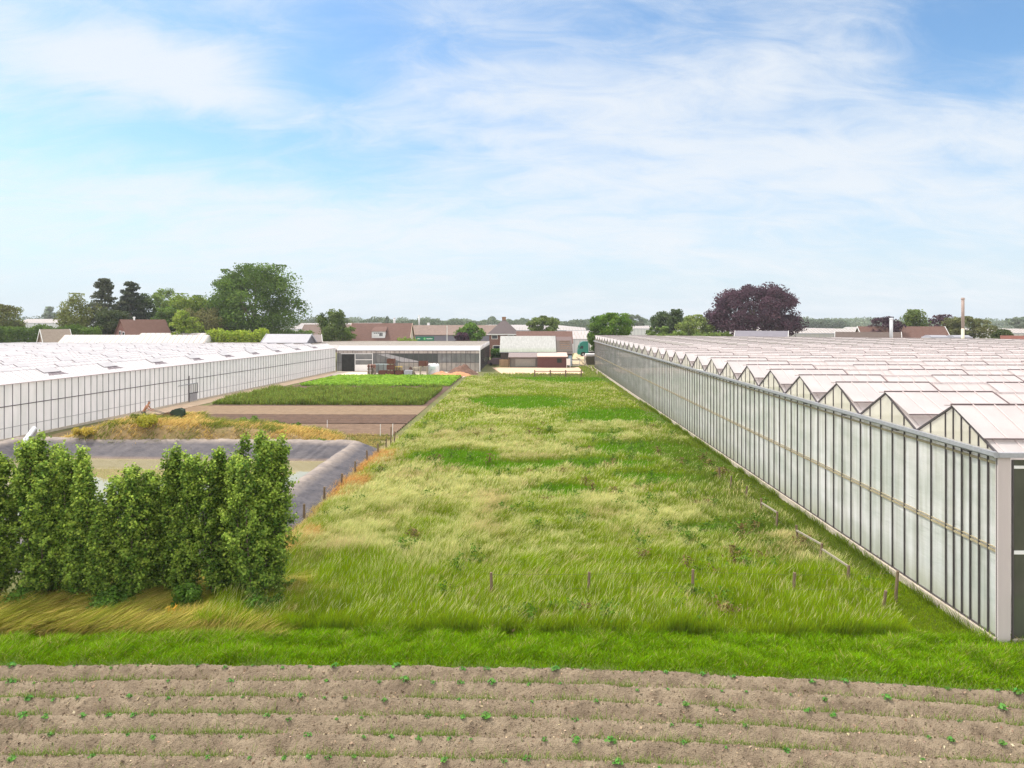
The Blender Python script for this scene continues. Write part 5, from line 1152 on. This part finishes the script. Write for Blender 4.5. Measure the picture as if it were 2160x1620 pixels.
for px_, lb in ((1973, 'flat white roof lantern box left of the tall chimney'), (2021, 'flat white roof lantern box at the foot of the tall chimney')):
    X_, Y_ = W(px_, 128); root = thing('roof_box', lb, 'cabin', (X_, Y_, 0)); m_ = MB(); m_.box(-1.4, 1.4, -1.2, 1.2, 0, 6.1); m_.obj('wall', mat('grey_box_wall', srgb(150, 148, 144), .7), root); m_ = MB(); m_.box(-1.7, 1.7, -1.5, 1.5, 6.1, 6.35); m_.prism([(-1.4, 6.352), (1.4, 6.352), (.6, 6.62), (-.6, 6.62)], -1.5, 1.5, 'x'); m_.obj('roof', ROOFGR, root)
def stack(label, px, d, ytop, rad, c, c2=None):
    X_, Y_ = W(px, d); H = Zat(ytop, d); root = thing('chimney_stack', label, 'chimney', (X_, Y_, 0)); m_ = MB(); m_.tube([(0, 0, 0), (0, 0, H * .62)], rad, 14); m_.obj('lower_tube', mat('flue', srgb(*c), .5, .08, 1), root, True)
    m_ = MB(); m_.tube([(0, 0, H * .62), (0, 0, H)], rad * .96, 14); m_.tube([(0, 0, H - .3), (0, 0, H - .1)], rad * 1.12, 14); m_.obj('upper_tube', mat('flue_top', srgb(*(c2 or c)), .5, .08, 1), root, True); return root
stack('tall slender flue, beige below and brownish above, at the right', 2031, 112, 628, .24, (206, 196, 172), (158, 138, 128))
stack('shorter pale grey flue before the brown roofed house', 1880, 116, 671, .27, (206, 206, 208))
stack('thin white flue behind the warehouse roof', 884, 250, 665, .3, (214, 214, 214))
stack('short white flue behind the dormer house', 832, 240, 670, .35, (204, 200, 200))
stack('short grey vent pipe on the warehouse skyline', 904, 236, 681, .45, (214, 212, 212))
X_, Y_ = W(943, 215); m_ = MB(); m_.tube([(0, 0, 0), (0, 0, Zat(687, 215))], .1, 8); o = m_.obj('flag_pole', WHITEP); o.location = (X_, Y_, 0); tag(o, 'thin white pole before the warehouse', 'pole')

# barn with white roof and lean-to sheds
BX_, BY_ = W(1112, 143); root = thing('barn', 'old dark barn with a moss stained white corrugated roof', 'barn', (BX_, BY_, 0), 0)
def corrm():
    m = mat('mossy_white_corrugated', srgb(150, 150, 146), .7, .1, 1.5, stretch=(3, 1, .3), col2=srgb(178, 177, 174)); nn = m.node_tree.nodes; ll = m.node_tree.links; b = nn['Principled BSDF']; src = b.inputs['Base Color'].links[0].from_socket
    t = nn.new('ShaderNodeTexCoord'); sp = nn.new('ShaderNodeSeparateXYZ'); ll.new(t.outputs['Object'], sp.inputs[0]); mr_ = nn.new('ShaderNodeMapRange'); ll.new(sp.outputs[2], mr_.inputs['Value']); mr_.inputs['From Min'].default_value = 3.9; mr_.inputs['From Max'].default_value = 2.9; mr_.inputs['To Max'].default_value = .9
    n_ = nn.new('ShaderNodeTexNoise'); n_.inputs['Scale'].default_value = 2.5; n_.inputs['Detail'].default_value = 8; ll.new(t.outputs['Object'], n_.inputs['Vector']); mu = nn.new('ShaderNodeMath'); mu.operation = 'MULTIPLY'; ll.new(mr_.outputs[0], mu.inputs[0]); ll.new(n_.outputs['Fac'], mu.inputs[1])
    mx = nn.new('ShaderNodeMix'); mx.data_type = 'RGBA'; ll.new(mu.outputs[0], mx.inputs[0]); ll.new(src, mx.inputs[6]); mx.inputs[7].default_value = (*srgb(112, 134, 84), 1); ll.new(mx.outputs[2], b.inputs['Base Color']); return m
XL_, XM_, XRR = -5.6, 6.0, 9.3
DW_ = mat('dark_boards', srgb(84, 76, 72), .9, .25, 2, .4, 10, stretch=(4, 1, .5), col2=srgb(108, 98, 90))
m_ = MB(); m_.box(XL_ + .2, XRR - .1, 0, 8, 0, 3.0); m_.prism([(0.02, 3.002), (7.98, 3.002), (4, 5.9)], XL_ + .25, XRR - .15, 'x'); m_.obj('wall', DW_, root)
m_ = MB(); 
for k in range(int((XM_ - XL_) / .18)):
    xa = XL_ + k * .18
    m_.quad((xa, -.45, 2.9), (xa + .09, -.45, 2.95), (xa + .09, 4.0, 6.13), (xa, 4.0, 6.08)); m_.quad((xa + .09, -.45, 2.95), (xa + .18, -.45, 2.9), (xa + .18, 4.0, 6.08), (xa + .09, 4.0, 6.13))
m_.quad((XL_, 4, 6.1), (XM_, 4, 6.1), (XM_, 8.4, 2.9), (XL_, 8.4, 2.9)); m_.obj('roof', corrm(), root)
m_ = MB(); m_.quad((XM_ + .03, -.3, 2.6), (XRR, -.3, 2.6), (XRR, 4, 5.95), (XM_ + .03, 4, 5.95)); m_.quad((XM_ + .03, 4, 5.95), (XRR, 4, 5.95), (XRR, 8.3, 2.8), (XM_ + .03, 8.3, 2.8)); ro = m_.obj('roof', mat('grey_brown_asbestos_roof', srgb(116, 100, 98), .9, .12, 2, stretch=(5, 1, .4)), root)
m_ = MB()
for k in range(5): m_.bar((XM_ + .7, .95 + k * .45, 3.66 + k * .35), (XM_ + 2.8, .95 + k * .45, 3.66 + k * .35), .12, .07)
m_.obj('roof_laths', mat('bare_laths', srgb(172, 132, 104), .9, .2, 4), ro)
m_ = MB(); m_.box(XRR - .9, XRR - .2, -.06, -.004, .1, 2.2); m_.obj('door', mat('pale_blue_door', srgb(170, 190, 205), .6, .1, 2), root)
m_ = MB(); m_.bar((XL_, -.5, 2.85), (XM_, -.5, 2.85), .12, .1); m_.obj('gutter', GREYMETAL, root)
# lean to sheds
LX = W(1104, 139.5); rt = thing('lean_to', 'grey boarded lean to with a sagging roof before the barn', 'lean-to', (LX[0], LX[1], 0))
m_ = MB(); m_.box(-2.6, 2.9, 0, 3.2, 0, 2.0); m_.obj('wall', mat('grey_boards', srgb(128, 122, 116), .9, .2, 3, .3, 10, stretch=(6, 1, .5), col2=srgb(98, 92, 88)), rt)
m_ = MB(); m_.prism([(-.3, 1.98), (-.3, 2.06), (3.2, 2.86), (3.2, 2.78)], -3.0, 3.0, 'x'); m_.obj('roof', mat('grey_felt_roof', srgb(136, 124, 122), .9, .12, 2), rt)
m_ = MB(); m_.box(-1.6, 2.4, -.07, -.005, .2, 1.7); m_.obj('door', mat('weathered_panel', srgb(140, 136, 130), .9, .15, 3, stretch=(5, 1, 1)), rt)
m_ = MB(); m_.box(-3.0, -2.85, -.2, -.05, 0, 2.05); m_.obj('post', WOOD, rt)
SX = W(1165, 138.5); rt = thing('brick_shed', 'low red brown brick shed with a pinkish flat roof before the barn', 'shed', (SX[0], SX[1], 0))
m_ = MB(); m_.box(-2.95, 2.75, 0, 3.6, 0, 2.1); m_.obj('wall', brickm('dark_red_brick', (96, 60, 58), (110, 82, 78)), rt)
m_ = MB(); m_.prism([(-.3, 2.12), (-.3, 2.24), (4.4, 2.85), (4.4, 2.73)], -2.95, 3.05, 'x'); m_.obj('roof', mat('pinkish_felt_roof', srgb(196, 174, 162), .9, .1, 2), rt)
m_ = MB(); m_.box(.9, 1.9, -.05, -.005, .95, 1.85); wi = m_.obj('window', mat('dark_frame', srgb(60, 50, 48), .8), rt); m_ = MB(); m_.box(1.0, 1.8, -.07, -.051, 1.03, 1.77); m_.obj('pane', GLASSD, wi)
X_, Y_ = W(1064, 141); m_ = MB()
for k in range(8): m_.box(k * .26 - 1.0, k * .26 - .79, -.04, 0, 0, 1.5 + random.uniform(-.05, .05))
m_.box(-1, 1.05, -.1, -.042, 1.3, 1.4); m_.box(-1, 1.05, -.1, -.042, .3, .4); o = m_.obj('board_fence', mat('orange_new_boards', srgb(190, 158, 124), .8, .12, 3)); o.location = (X_, Y_, 0); tag(o, 'pale wooden board fence between the hedge and the lean to', 'fence')
X_, Y_ = W(1047, 146); root = thing('parked_car', 'small dark grey red car parked in the shade beside the old glasshouse', 'car', (X_, Y_, 0), R(90))
m_ = MB(); m_.prism([(-1.7, .35), (-1.75, .8), (-1.3, .95), (-.9, 1.45), (.8, 1.48), (1.4, .95), (1.75, .85), (1.75, .35)], -.8, .8, 'x'); cb = m_.obj('body', mat('dark_car_paint', srgb(96, 74, 80), .3, .1, 2, spec=.6), root, bevel=.06)
m_ = MB(); m_.quad((-.6, -1.27, 1.0), (.6, -1.27, 1.0), (.55, -.95, 1.42), (-.55, -.95, 1.42)); m_.obj('windscreen', GLASSD, root)
for (a_, b_) in ((-.82, -1.1), (.82, -1.1), (-.82, 1.1), (.82, 1.1)):
    m_ = MB(); m_.tube([(a_ - .1, b_, .32), (a_ + .1, b_, .32)], .32, 14); m_.obj('wheel', mat('tyre', srgb(40, 40, 42), .9) if 'tyre' not in bpy.data.materials else bpy.data.materials['tyre'], root)
# sandy drive in front of the barn
sheet('sandy_drive', [W(1038, 138.6), W(1196, 138.2), W(1222, 140), W(1232, 121), W(1060, 121)], .02, mat('sandy_drive', srgb(196, 162, 136), .95, .15, .6, .3, 6, col2=srgb(212, 182, 158)), 'pinkish sandy drive before the barn', 'drive')
sheet('dirt_track', [W(1200, 146), W(1232, 146), W(1262, 230), W(1215, 230)], .014, mat('dirt_track', srgb(190, 170, 136), .95, .15, .6, .3, 6), 'dusty track between the barn and the right glasshouse', 'track')
n = 9000; x = rng.uniform(W(1035, 140)[0], XR - .2, n); y = rng.uniform(112.5, 141, n); bad = (x < W(1228, 130)[0]) & (y > 121); x, y = x[~bad], y[~bad]; n = len(x); h = rng.uniform(.2, .5, n)
o = blades('rough_grass', x, y, np.zeros(n), h, np.full(n, .09), h * .4, rng.uniform(0, 6, n), jit(srgb(110, 134, 50), n), jit(srgb(160, 168, 82), n, .2)); tag(o, 'rough grass around the sandy drive', 'grass', kind='stuff')

# ================================================================== LORRY
TX, TY = W(1232, 186); root = thing('lorry', 'teal green lorry cab with a white trailer beside the far end of the right glasshouse', 'lorry', (TX, TY, 0), R(2))
TEAL = mat('teal_paint', srgb(18, 118, 104), .3, .06, 1, spec=.6)
m_ = MB(); m_.prism([(-1.65, .45), (-1.75, 1.2), (-1.6, 2.2), (-1.05, 3.55), (-.35, 3.9), (.95, 3.9), (1.0, .6), (.3, .6), (.2, 1.15), (-.9, 1.15), (-1.0, .45)], -1.25, 1.25, 'y') ; m_.v = [(p[0], p[1], p[2]) for p in m_.v]; cab = m_.obj('cab', TEAL, root, bevel=.02)
m_ = MB(); m_.prism([(-1.30, 2.0), (-1.0, 2.75), (-.35, 2.75), (-.35, 2.0)], -1.27, -1.255, 'y'); m_.obj('side_window', GLASSD, cab)
m_ = MB(); m_.quad((-1.67, -1.1, 2.0), (-1.2, -1.1, 3.15), (-1.2, 1.1, 3.15), (-1.67, 1.1, 2.0)); m_.obj('windscreen', GLASSD, cab)
m_ = MB(); m_.box(-1.78, -1.5, -1.5, -1.3, 2.3, 2.9); m_.obj('mirror', TEAL, cab)
for wx in (-.38, 3.6, 8.2, 9.5):
    for s in (-1, 1):
        m_ = MB(); m_.tube([(wx, s * 1.22 - .15, .52), (wx, s * 1.22 + .15, .52)], .52, 18); wo = m_.obj('wheel', bpy.data.materials['tyre'], root); m_ = MB(); m_.tube([(wx, s * 1.22 - .17, .52), (wx, s * 1.22 + .17, .52)], .28, 12); m_.obj('rim', GREYMETAL, wo)
m_ = MB(); m_.box(1.35, 12.5, -1.25, 1.25, 1.25, 3.95); m_.obj('trailer_box', WHITEP, root, bevel=.03)
m_ = MB(); m_.box(-.5, 12.3, -.5, .5, .75, 1.1); m_.obj('chassis', DARKBAR, root)
# small flatbed trailer with white tarp and a dark log stack beside the greenhouse end
X_, Y_ = W(1247, 156); root = thing('flatbed_trailer', 'low pale trailer under a white sheet beside the glasshouse end', 'trailer', (X_, Y_, 0))
m_ = MB(); m_.box(-1.3, 1.3, -1, 1, 1.55, 2.0); m_.obj('load', mat('white_tarp', srgb(222, 220, 222), .6, .06, 2), root, bevel=.15)
m_ = MB(); m_.box(-1.6, 1.9, -1.15, 1.15, 1.35, 1.5); m_.obj('deck', mat('pinkish_boards', srgb(206, 186, 188), .7), root)
m_ = MB()
for t in (-1.4, 1.6):
    for s in (-1, 1): m_.box(t - .06, t + .06, s - .06, s + .06, 0, 1.35)
m_.obj('support', GREYMETAL, root)
X_, Y_ = W(1247, 149); m_ = MB()
for k in range(7): m_.box(-1.1 + random.uniform(-.06, .06), 1.05 + random.uniform(-.1, .1), -.9, .9, .02 + k * .25, .22 + k * .25)
o = m_.obj('timber_pile', mat('dark_old_timber', srgb(92, 84, 66), .95, .25, 2)); o.location = (X_, Y_, 0); tag(o, 'dark pile of old boards at the far end of the right glasshouse', 'timber pile')
# long pile of old timber down the track
(xa, ya), (xb, yb_) = W(1218, 172), W(1262, 118); m_ = MB()
for k in range(22):
    t = k / 22; cx_ = xa + (xb - xa) * t; cy_ = ya + (yb_ - ya) * t; m_.bar((cx_ + random.gauss(0, .15) - xa, cy_ - ya - 1.8, random.uniform(.05, .35)), (cx_ + random.gauss(0, .25) - xa, cy_ - ya + 1.8, random.uniform(.05, .55)), .14, .1)
o = m_.obj('old_beams', mat('grey_old_beams', srgb(150, 136, 116), .95, .3, 1)); o.location = (xa, ya, 0); tag(o, 'line of grey old beams lying between the track and the right glasshouse', 'beams')
# gate
X_, Y_ = W(1212, 141.5); root = thing('farm_gate', 'white tube gate at the right corner of the barn', 'gate', (X_, Y_, 0)); m_ = MB()
for z in (.25, .6, .95, 1.25): m_.tube([(-.9, 0, z), (1.0, 0, z)], .035, 6)
m_.obj('tubes', WHITEP, root); m_ = MB(); m_.box(-1.0, -.9, -.05, .05, 0, 1.4); m_.box(1.0, 1.1, -.05, .05, 0, 1.4); m_.obj('post', GREYMETAL, root)
X_, Y_ = W(1199, 138); m_ = MB(); m_.box(-.38, .38, -.3, .3, .55, 1.75); m_.box(-.42, .42, -.34, .34, 1.75, 1.8); m_.box(-.38, -.3, -.25, .25, 0, .55); m_.box(.3, .38, -.25, .25, 0, .55); o = m_.obj('storage_box', WHITEP); o.location = (X_, Y_, 0); tag(o, 'white upright box on legs beside the brick shed', 'box')

# ================================================================== YARD CLUTTER
BRC = mat('brown_crate_boards', srgb(98, 62, 52), .85, .15, 3, .3, 12, stretch=(1, 1, 5), col2=srgb(116, 74, 62))
PALW = mat('pale_pallet_wood', srgb(186, 174, 152), .85, .15, 3); PALG = mat('grey_pallet_wood', srgb(150, 136, 122), .9, .15, 3)
crate0 = None
def crate(px, d, z, label, w_=1.25, h_=.95):
    X_, Y_ = W(px, d); root = thing('crate', label, 'crate', (X_, Y_, z), random.uniform(-.03, .03), 'brown box crates in the yard')
    m_ = MB(); t = .05; a = w_ / 2
    for (x0, x1, y0, y1) in ((-a, a, -a, -a + t), (-a, a, a - t, a), (-a, -a + t, -a + t + .002, a - t - .002), (a - t, a, -a + t + .002, a - t - .002)): m_.box(x0, x1, y0, y1, .14, h_)
    m_.box(-a + t, a - t, -a + t, a - t, .15, .2); m_.obj('side_boards', BRC, root)
    m_ = MB()
    for x in (-a * .4, a * .4): m_.box(x - .12, x + .12, -a - .03, a + .03, .0, .13)
    m_.obj('feet', PALW, root); return root
dC = 117.0
for px_, z, lb in [(808, 0, 'left brown crate of the bottom row'), (825, 0, 'middle brown crate of the bottom row, under two others'), (843, 0, 'right brown crate of the bottom row'),
                   (825, .97, 'brown crate in the middle of the three high stack'), (825, 1.94, 'topmost brown crate of the three high stack')]: crate(px_, dC, z, lb)
def pallet(px, d, z, label, m=PALG, w_=1.2, layers=1, name='pallet', group=None, rot=0, dp=1.0):
    X_, Y_ = W(px, d); m_ = MB(); 
    for k in range(5): m_.box(-w_ / 2 + .0, w_ / 2, -dp / 2 + k * .22, -dp / 2 + k * .22 + .14, .12, .15)
    for x in (-w_ / 2 + .06, 0, w_ / 2 - .06): m_.box(x - .06, x + .06, -dp / 2, dp / 2, .0, .117)
    o = m_.obj(name, m); o.location = (X_, Y_, z); o.rotation_euler = (0, 0, rot); return tag(o, label, 'pallet', group)
for k in range(11): pallet(784 + random.uniform(-.6, .6), 119.5, k * .165, 'grey brown pallet in the leaning stack left of the crates, layer %s' % ['lowest', 'second', 'third', 'fourth', 'fifth', 'middle', 'fourth from the top', 'third reddish from the top', 'second from the top', 'just below the top', 'topmost'][k] if False else 'wooden pallet in the stack left of the brown crates', PALG if k < 7 else mat('reddish_pallet%d' % k, srgb(150, 108, 92), .9, .15, 3), group='pallets stacked left of the crates', rot=random.uniform(-.15, .15))
for k in range(7): pallet(887, 117.3, k * .22, 'white slatted tray in the flat stack right of the grey bin', PALW, w_=2.4, group='white trays stacked under the single crate', dp=1.2)
crate(893, 117.3, 1.56, 'single brown crate on top of the white tray stack', 1.35, .95)
for k in range(4): pallet(841, dC, .97 + k * .17, 'yellowish pallet stacked on the right brown crate', mat('yellow_pallet%d' % k, srgb(196, 168, 92) if k == 3 else srgb(164, 142, 110), .9, .1, 3), w_=1.1, group='pallets on the right crate')
X_, Y_ = W(862, dC); root = thing('grey_bin', 'light grey plastic bin between the crates and the white trays', 'bin', (X_, Y_, 0)); m_ = MB(); m_.prism([(-.6, .12), (.6, .12), (.68, .95), (-.68, .95)], -.55, .55, 'y'); m_.obj('tub', mat('grey_plastic', srgb(176, 176, 182), .6, .1, 3), root, bevel=.04)
m_ = MB(); m_.box(-.55, -.3, -.5, .5, 0, .12); m_.box(.3, .55, -.5, .5, 0, .12); m_.obj('feet', DARKBAR, root)
def heap(label, px, d, r1, r2, h, m, name='sand_heap', cat='heap', seed=0):
    X_, Y_ = W(px, d)
    def zf(x, y): q = np.sqrt((x / r1) ** 2 + (y / r2) ** 2); return h * np.clip(1 - q, 0, 1) ** .9 * (.65 + .7 * fbm(x * 1.2 + seed, y * 1.2, 4, 40 + seed)) + .06 * (fbm(x * 5, y * 5, 3, seed) - .5) - .05
    o = grid(name, -r1 * 1.1, r1 * 1.1, -r2 * 1.1, r2 * 1.1, 60, 40, zf, m); o.location = (X_, Y_, 0.03); return tag(o, label, cat)
heap('orange sand heap right of the big white bag', 932, 117, 2.6, 1.6, .85, mat('orange_sand', srgb(190, 138, 104), .95, .2, 2, .6, 10), seed=1)
heap('lower orange sand heap at the end of the yard', 968, 117.5, 2.4, 1.4, .9, mat('orange_sand2', srgb(184, 134, 98), .95, .2, 2, .6, 10), seed=2)
heap('dark brown compost heap behind the orange sand', 975, 121, 2.9, 1.8, 1.9, mat('dark_compost', srgb(112, 86, 74), .95, .2, 2, .8, 10), 'compost_heap', seed=3)
heap('small dark heap behind the grey bin', 866, 119.5, 1.0, .8, 1.35, mat('dark_heap', srgb(84, 68, 60), .95, .2, 2, .8, 10), 'compost_heap', seed=4)
# big bag
X_, Y_ = W(914, 118.5)
def bagmesh():
    bm_ = MB(); k = 20
    for q, (z, r) in enumerate([(0, .86), (.15, .98), (.7, 1.02), (1.3, .98), (1.7, .96), (1.95, .72)]):
        for j in range(k):
            a = 2 * math.pi * j / k; sq = 1 / max(abs(math.cos(a)), abs(math.sin(a))) ** .75; rr = r * sq * (1 + .03 * math.sin(3 * a + z * 4)); bm_.v.append((rr * math.cos(a), rr * math.sin(a), z + (.1 * math.sin(5 * a) if z > 1.6 else 0)))
    for q in range(5):
        for j in range(k): bm_.f.append((q * k + j, q * k + (j + 1) % k, (q + 1) * k + (j + 1) % k, (q + 1) * k + j))
    bm_.f.append(tuple(5 * k + j for j in range(k))); return bm_
root = thing('big_bag', 'large white bulk bag with a teal print right of the white trays', 'bag', (X_, Y_, 0)); bagmesh().obj('bag_body', mat('white_woven_bag', srgb(226, 228, 230), .7, .06, 3, .3, 6), root, True)
m_ = MB(); 
for (x0, z0, x1, z1) in ((-.55, 1.35, .5, 1.5), (-.3, 1.1, .2, 1.2), (.1, .85, .5, 1.35), (-.45, .7, -.1, 1.1), (-.5, .5, -.3, .9)): m_.bar((x0, -1.16, z0), (x1, -1.16, z1), .03, .12, (0, 1, 0))
m_.obj('print', mat('teal_print', srgb(120, 190, 180), .7), root)
X_, Y_ = W(805, 121.5); root = thing('container', 'low grey green tank container behind the left crates', 'container', (X_, Y_, 0)); m_ = MB(); m_.box(-1.35, 1.4, -.8, .8, .25, 1.75); m_.obj('body', mat('grey_green_tank', srgb(128, 136, 134), .6, .12, 2), root, bevel=.05); m_ = MB()
for t in (-1.35, -.45, .45, 1.3): m_.box(t, t + .07, -.86, -.81, 0, 1.78)
m_.obj('frame', DARKBAR, root)

# ================================================================== PERSON WITH A TILLER
PXp, PYp = W(303, 56.5); zg = float(moundz(np.array([PXp]), np.array([PYp]))[0])
def skin_body(name, verts, edges, radii, m, parent=None, sub=2, root_i=0):
    me = bpy.data.meshes.new(name); me.from_pydata(verts, edges, []); o = bpy.data.objects.new(name, me); C.objects.link(o)
    o.modifiers.new('skin', 'SKIN'); 
    if not me.skin_vertices: me.attributes.new('skin', 'FLOAT', 'POINT')
    for i, r in enumerate(radii): me.skin_vertices[0].data[i].radius = (r, r) if not isinstance(r, tuple) else r
    me.skin_vertices[0].data[root_i].use_root = True
    s = o.modifiers.new('sub', 'SUBSURF'); s.levels = sub; s.render_levels = sub
    me.materials.append(m)
    if parent: o.parent = parent
    return o
SKIN = mat('tanned_skin', srgb(176, 128, 102), .6, .08, 8, spec=.3)
pr = thing('person', 'bare chested person in grey trousers bending forward over tiller handles', 'person', (PXp, PYp, zg), math.atan2(*[b for b in (0.15, 1)]))
# x = forward (towards the tiller), z = up
V_, E_, Rd = [], [], []
def av(p, r): V_.append(p); Rd.append(r); return len(V_) - 1
def ae(*i):
    for a, b in zip(i, i[1:]): E_.append((a, b))
pel = av((0, 0, .93), (.15, .12)); wa = av((.07, 0, 1.06), (.145, .105)); ch = av((.20, 0, 1.25), (.17, .12)); sh = av((.29, 0, 1.39), (.13, .09)); nk = av((.35, 0, 1.48), .055); hd1 = av((.38, 0, 1.55), .085); hd2 = av((.42, 0, 1.63), .105); hd3 = av((.43, 0, 1.70), .085); nose = av((.52, 0, 1.61), .018)
ae(pel, wa, ch, sh, nk, hd1, hd2, hd3); ae(hd2, nose)
for s in (-1, 1):
    a = av((.29, s * .17, 1.37), .06); b = av((.42, s * .22, 1.14), .045); c = av((.62, s * .24, 1.02), .032); h_ = av((.69, s * .24, 1.0), (.035, .022)); ae(sh, a, b, c, h_)
    for q, (dy, ln_) in enumerate(((-.03, .07), (-.01, .085), (.01, .08), (.03, .065))):
        f1 = av((.69 + .04, s * .24 + dy, .995), .011); f2 = av((.69 + ln_, s * .24 + dy, .965), .009); f3 = av((.70 + ln_ * .7, s * .24 + dy, .93), .008); ae(h_, f1, f2, f3)
    t1 = av((.67, s * .24 - s * .045, .985), .011); t2 = av((.72, s * .24 - s * .05, .96), .009); ae(h_, t1, t2)
    hp = av((0, s * .09, .86), .095); kn = av((.05 + .10 * (s > 0), s * .11, .48), .065); an = av((-.06 + .2 * (s > 0), s * .11, .09), .045); to = av((.10 + .2 * (s > 0), s * .12, .04), .04); ae(pel, hp, kn, an, to)
skin_body('body', V_, E_, Rd, SKIN, pr)
V2, E2, R2 = [(0, 0, .97)], [], [(.16, .13)]
for s in (-1, 1):
    n0 = len(V2); V2 += [(0, s * .09, .85), (.05 + .10 * (s > 0), s * .11, .48), (-.05 + .2 * (s > 0), s * .11, .16)]; R2 += [.115, .085, .07]; E2 += [(0, n0), (n0, n0 + 1), (n0 + 1, n0 + 2)]
skin_body('trousers', V2, E2, R2, mat('grey_trousers', srgb(110, 112, 108), .9, .12, 6), pr)
skin_body('hair', [(.37, 0, 1.66), (.41, 0, 1.745), (.36, 0, 1.72)], [(0, 1), (1, 2)], [.085, .07, .07], mat('grey_brown_hair', srgb(110, 92, 80), .9), pr, 1)
for ch_ in pr.children: pass
tl = thing('rotary_tiller', 'two wheeled garden tiller with a dark green hood pushed beside the left glasshouse', 'tiller', (PXp + .70, PYp + .1, zg), math.atan2(.15, 1))
m_ = MB()
for s in (-1, 1): m_.tube([(-.05, s * .24, .98), (.4, s * .2, .9), (1.2, s * .1, .62)], .022, 6)
m_.obj('handlebar', DARKBAR, tl)
m_ = MB(); m_.prism([(.8, .2), (.75, .55), (1.1, .78), (1.6, .7), (1.75, .35), (1.6, .2)], -.3, .3, 'y'); m_.obj('engine', mat('rusty_engine', srgb(104, 80, 64), .8, .25, 5), tl, bevel=.05)
m_ = MB(); m_.prism([(1.45, .78), (1.6, .96), (2.1, 1.06), (2.32, .95), (2.36, .62), (2.15, .46), (1.7, .5)], -.3, .3, 'y'); m_.obj('hood', mat('dark_green_hood', srgb(46, 64, 50), .6, .15, 3), tl, bevel=.08)
m_ = MB(); m_.box(1.7, 2.2, -.2, .2, .25, .5); m_.obj('frame', DARKBAR, tl)
for s in (-1, 1): m_ = MB(); m_.tube([(1.95, s * .36 - .07, .28), (1.95, s * .36 + .07, .28)], .28, 14); m_.obj('wheel', bpy.data.materials['tyre'], tl)
m_ = MB()
for k in range(6): a = k * 1.05; m_.bar((1.2, -.3, .22), (1.2 + .2 * math.cos(a), -.3, .22 + .2 * math.sin(a)), .03, .05); m_.bar((1.2, .3, .22), (1.2 + .2 * math.cos(a + .5), .3, .22 + .2 * math.sin(a + .5)), .03, .05)
m_.tube([(1.2, -.32, .22), (1.2, .32, .22)], .03, 6); m_.obj('tines', DARKBAR, tl)

# ================================================================== HAZE
hz = MB(); hz.box(-1300, 1300, -30, 1250, -1.5, 34); ho = hz.obj('haze', None); ho['kind'] = 'stuff'; ho['label'] = 'thin pale summer haze over the far land'; ho['category'] = 'haze'
hm = bpy.data.materials.new('haze'); hm.use_nodes = True; hn = hm.node_tree.nodes; hn.remove(hn['Principled BSDF']); pv = hn.new('ShaderNodeVolumePrincipled'); pv.inputs['Density'].default_value = .00022; pv.inputs['Color'].default_value = (.93, .96, 1.0, 1)
hm.node_tree.links.new(pv.outputs[0], hn['Material Output'].inputs['Volume']); ho.data.materials.append(hm)
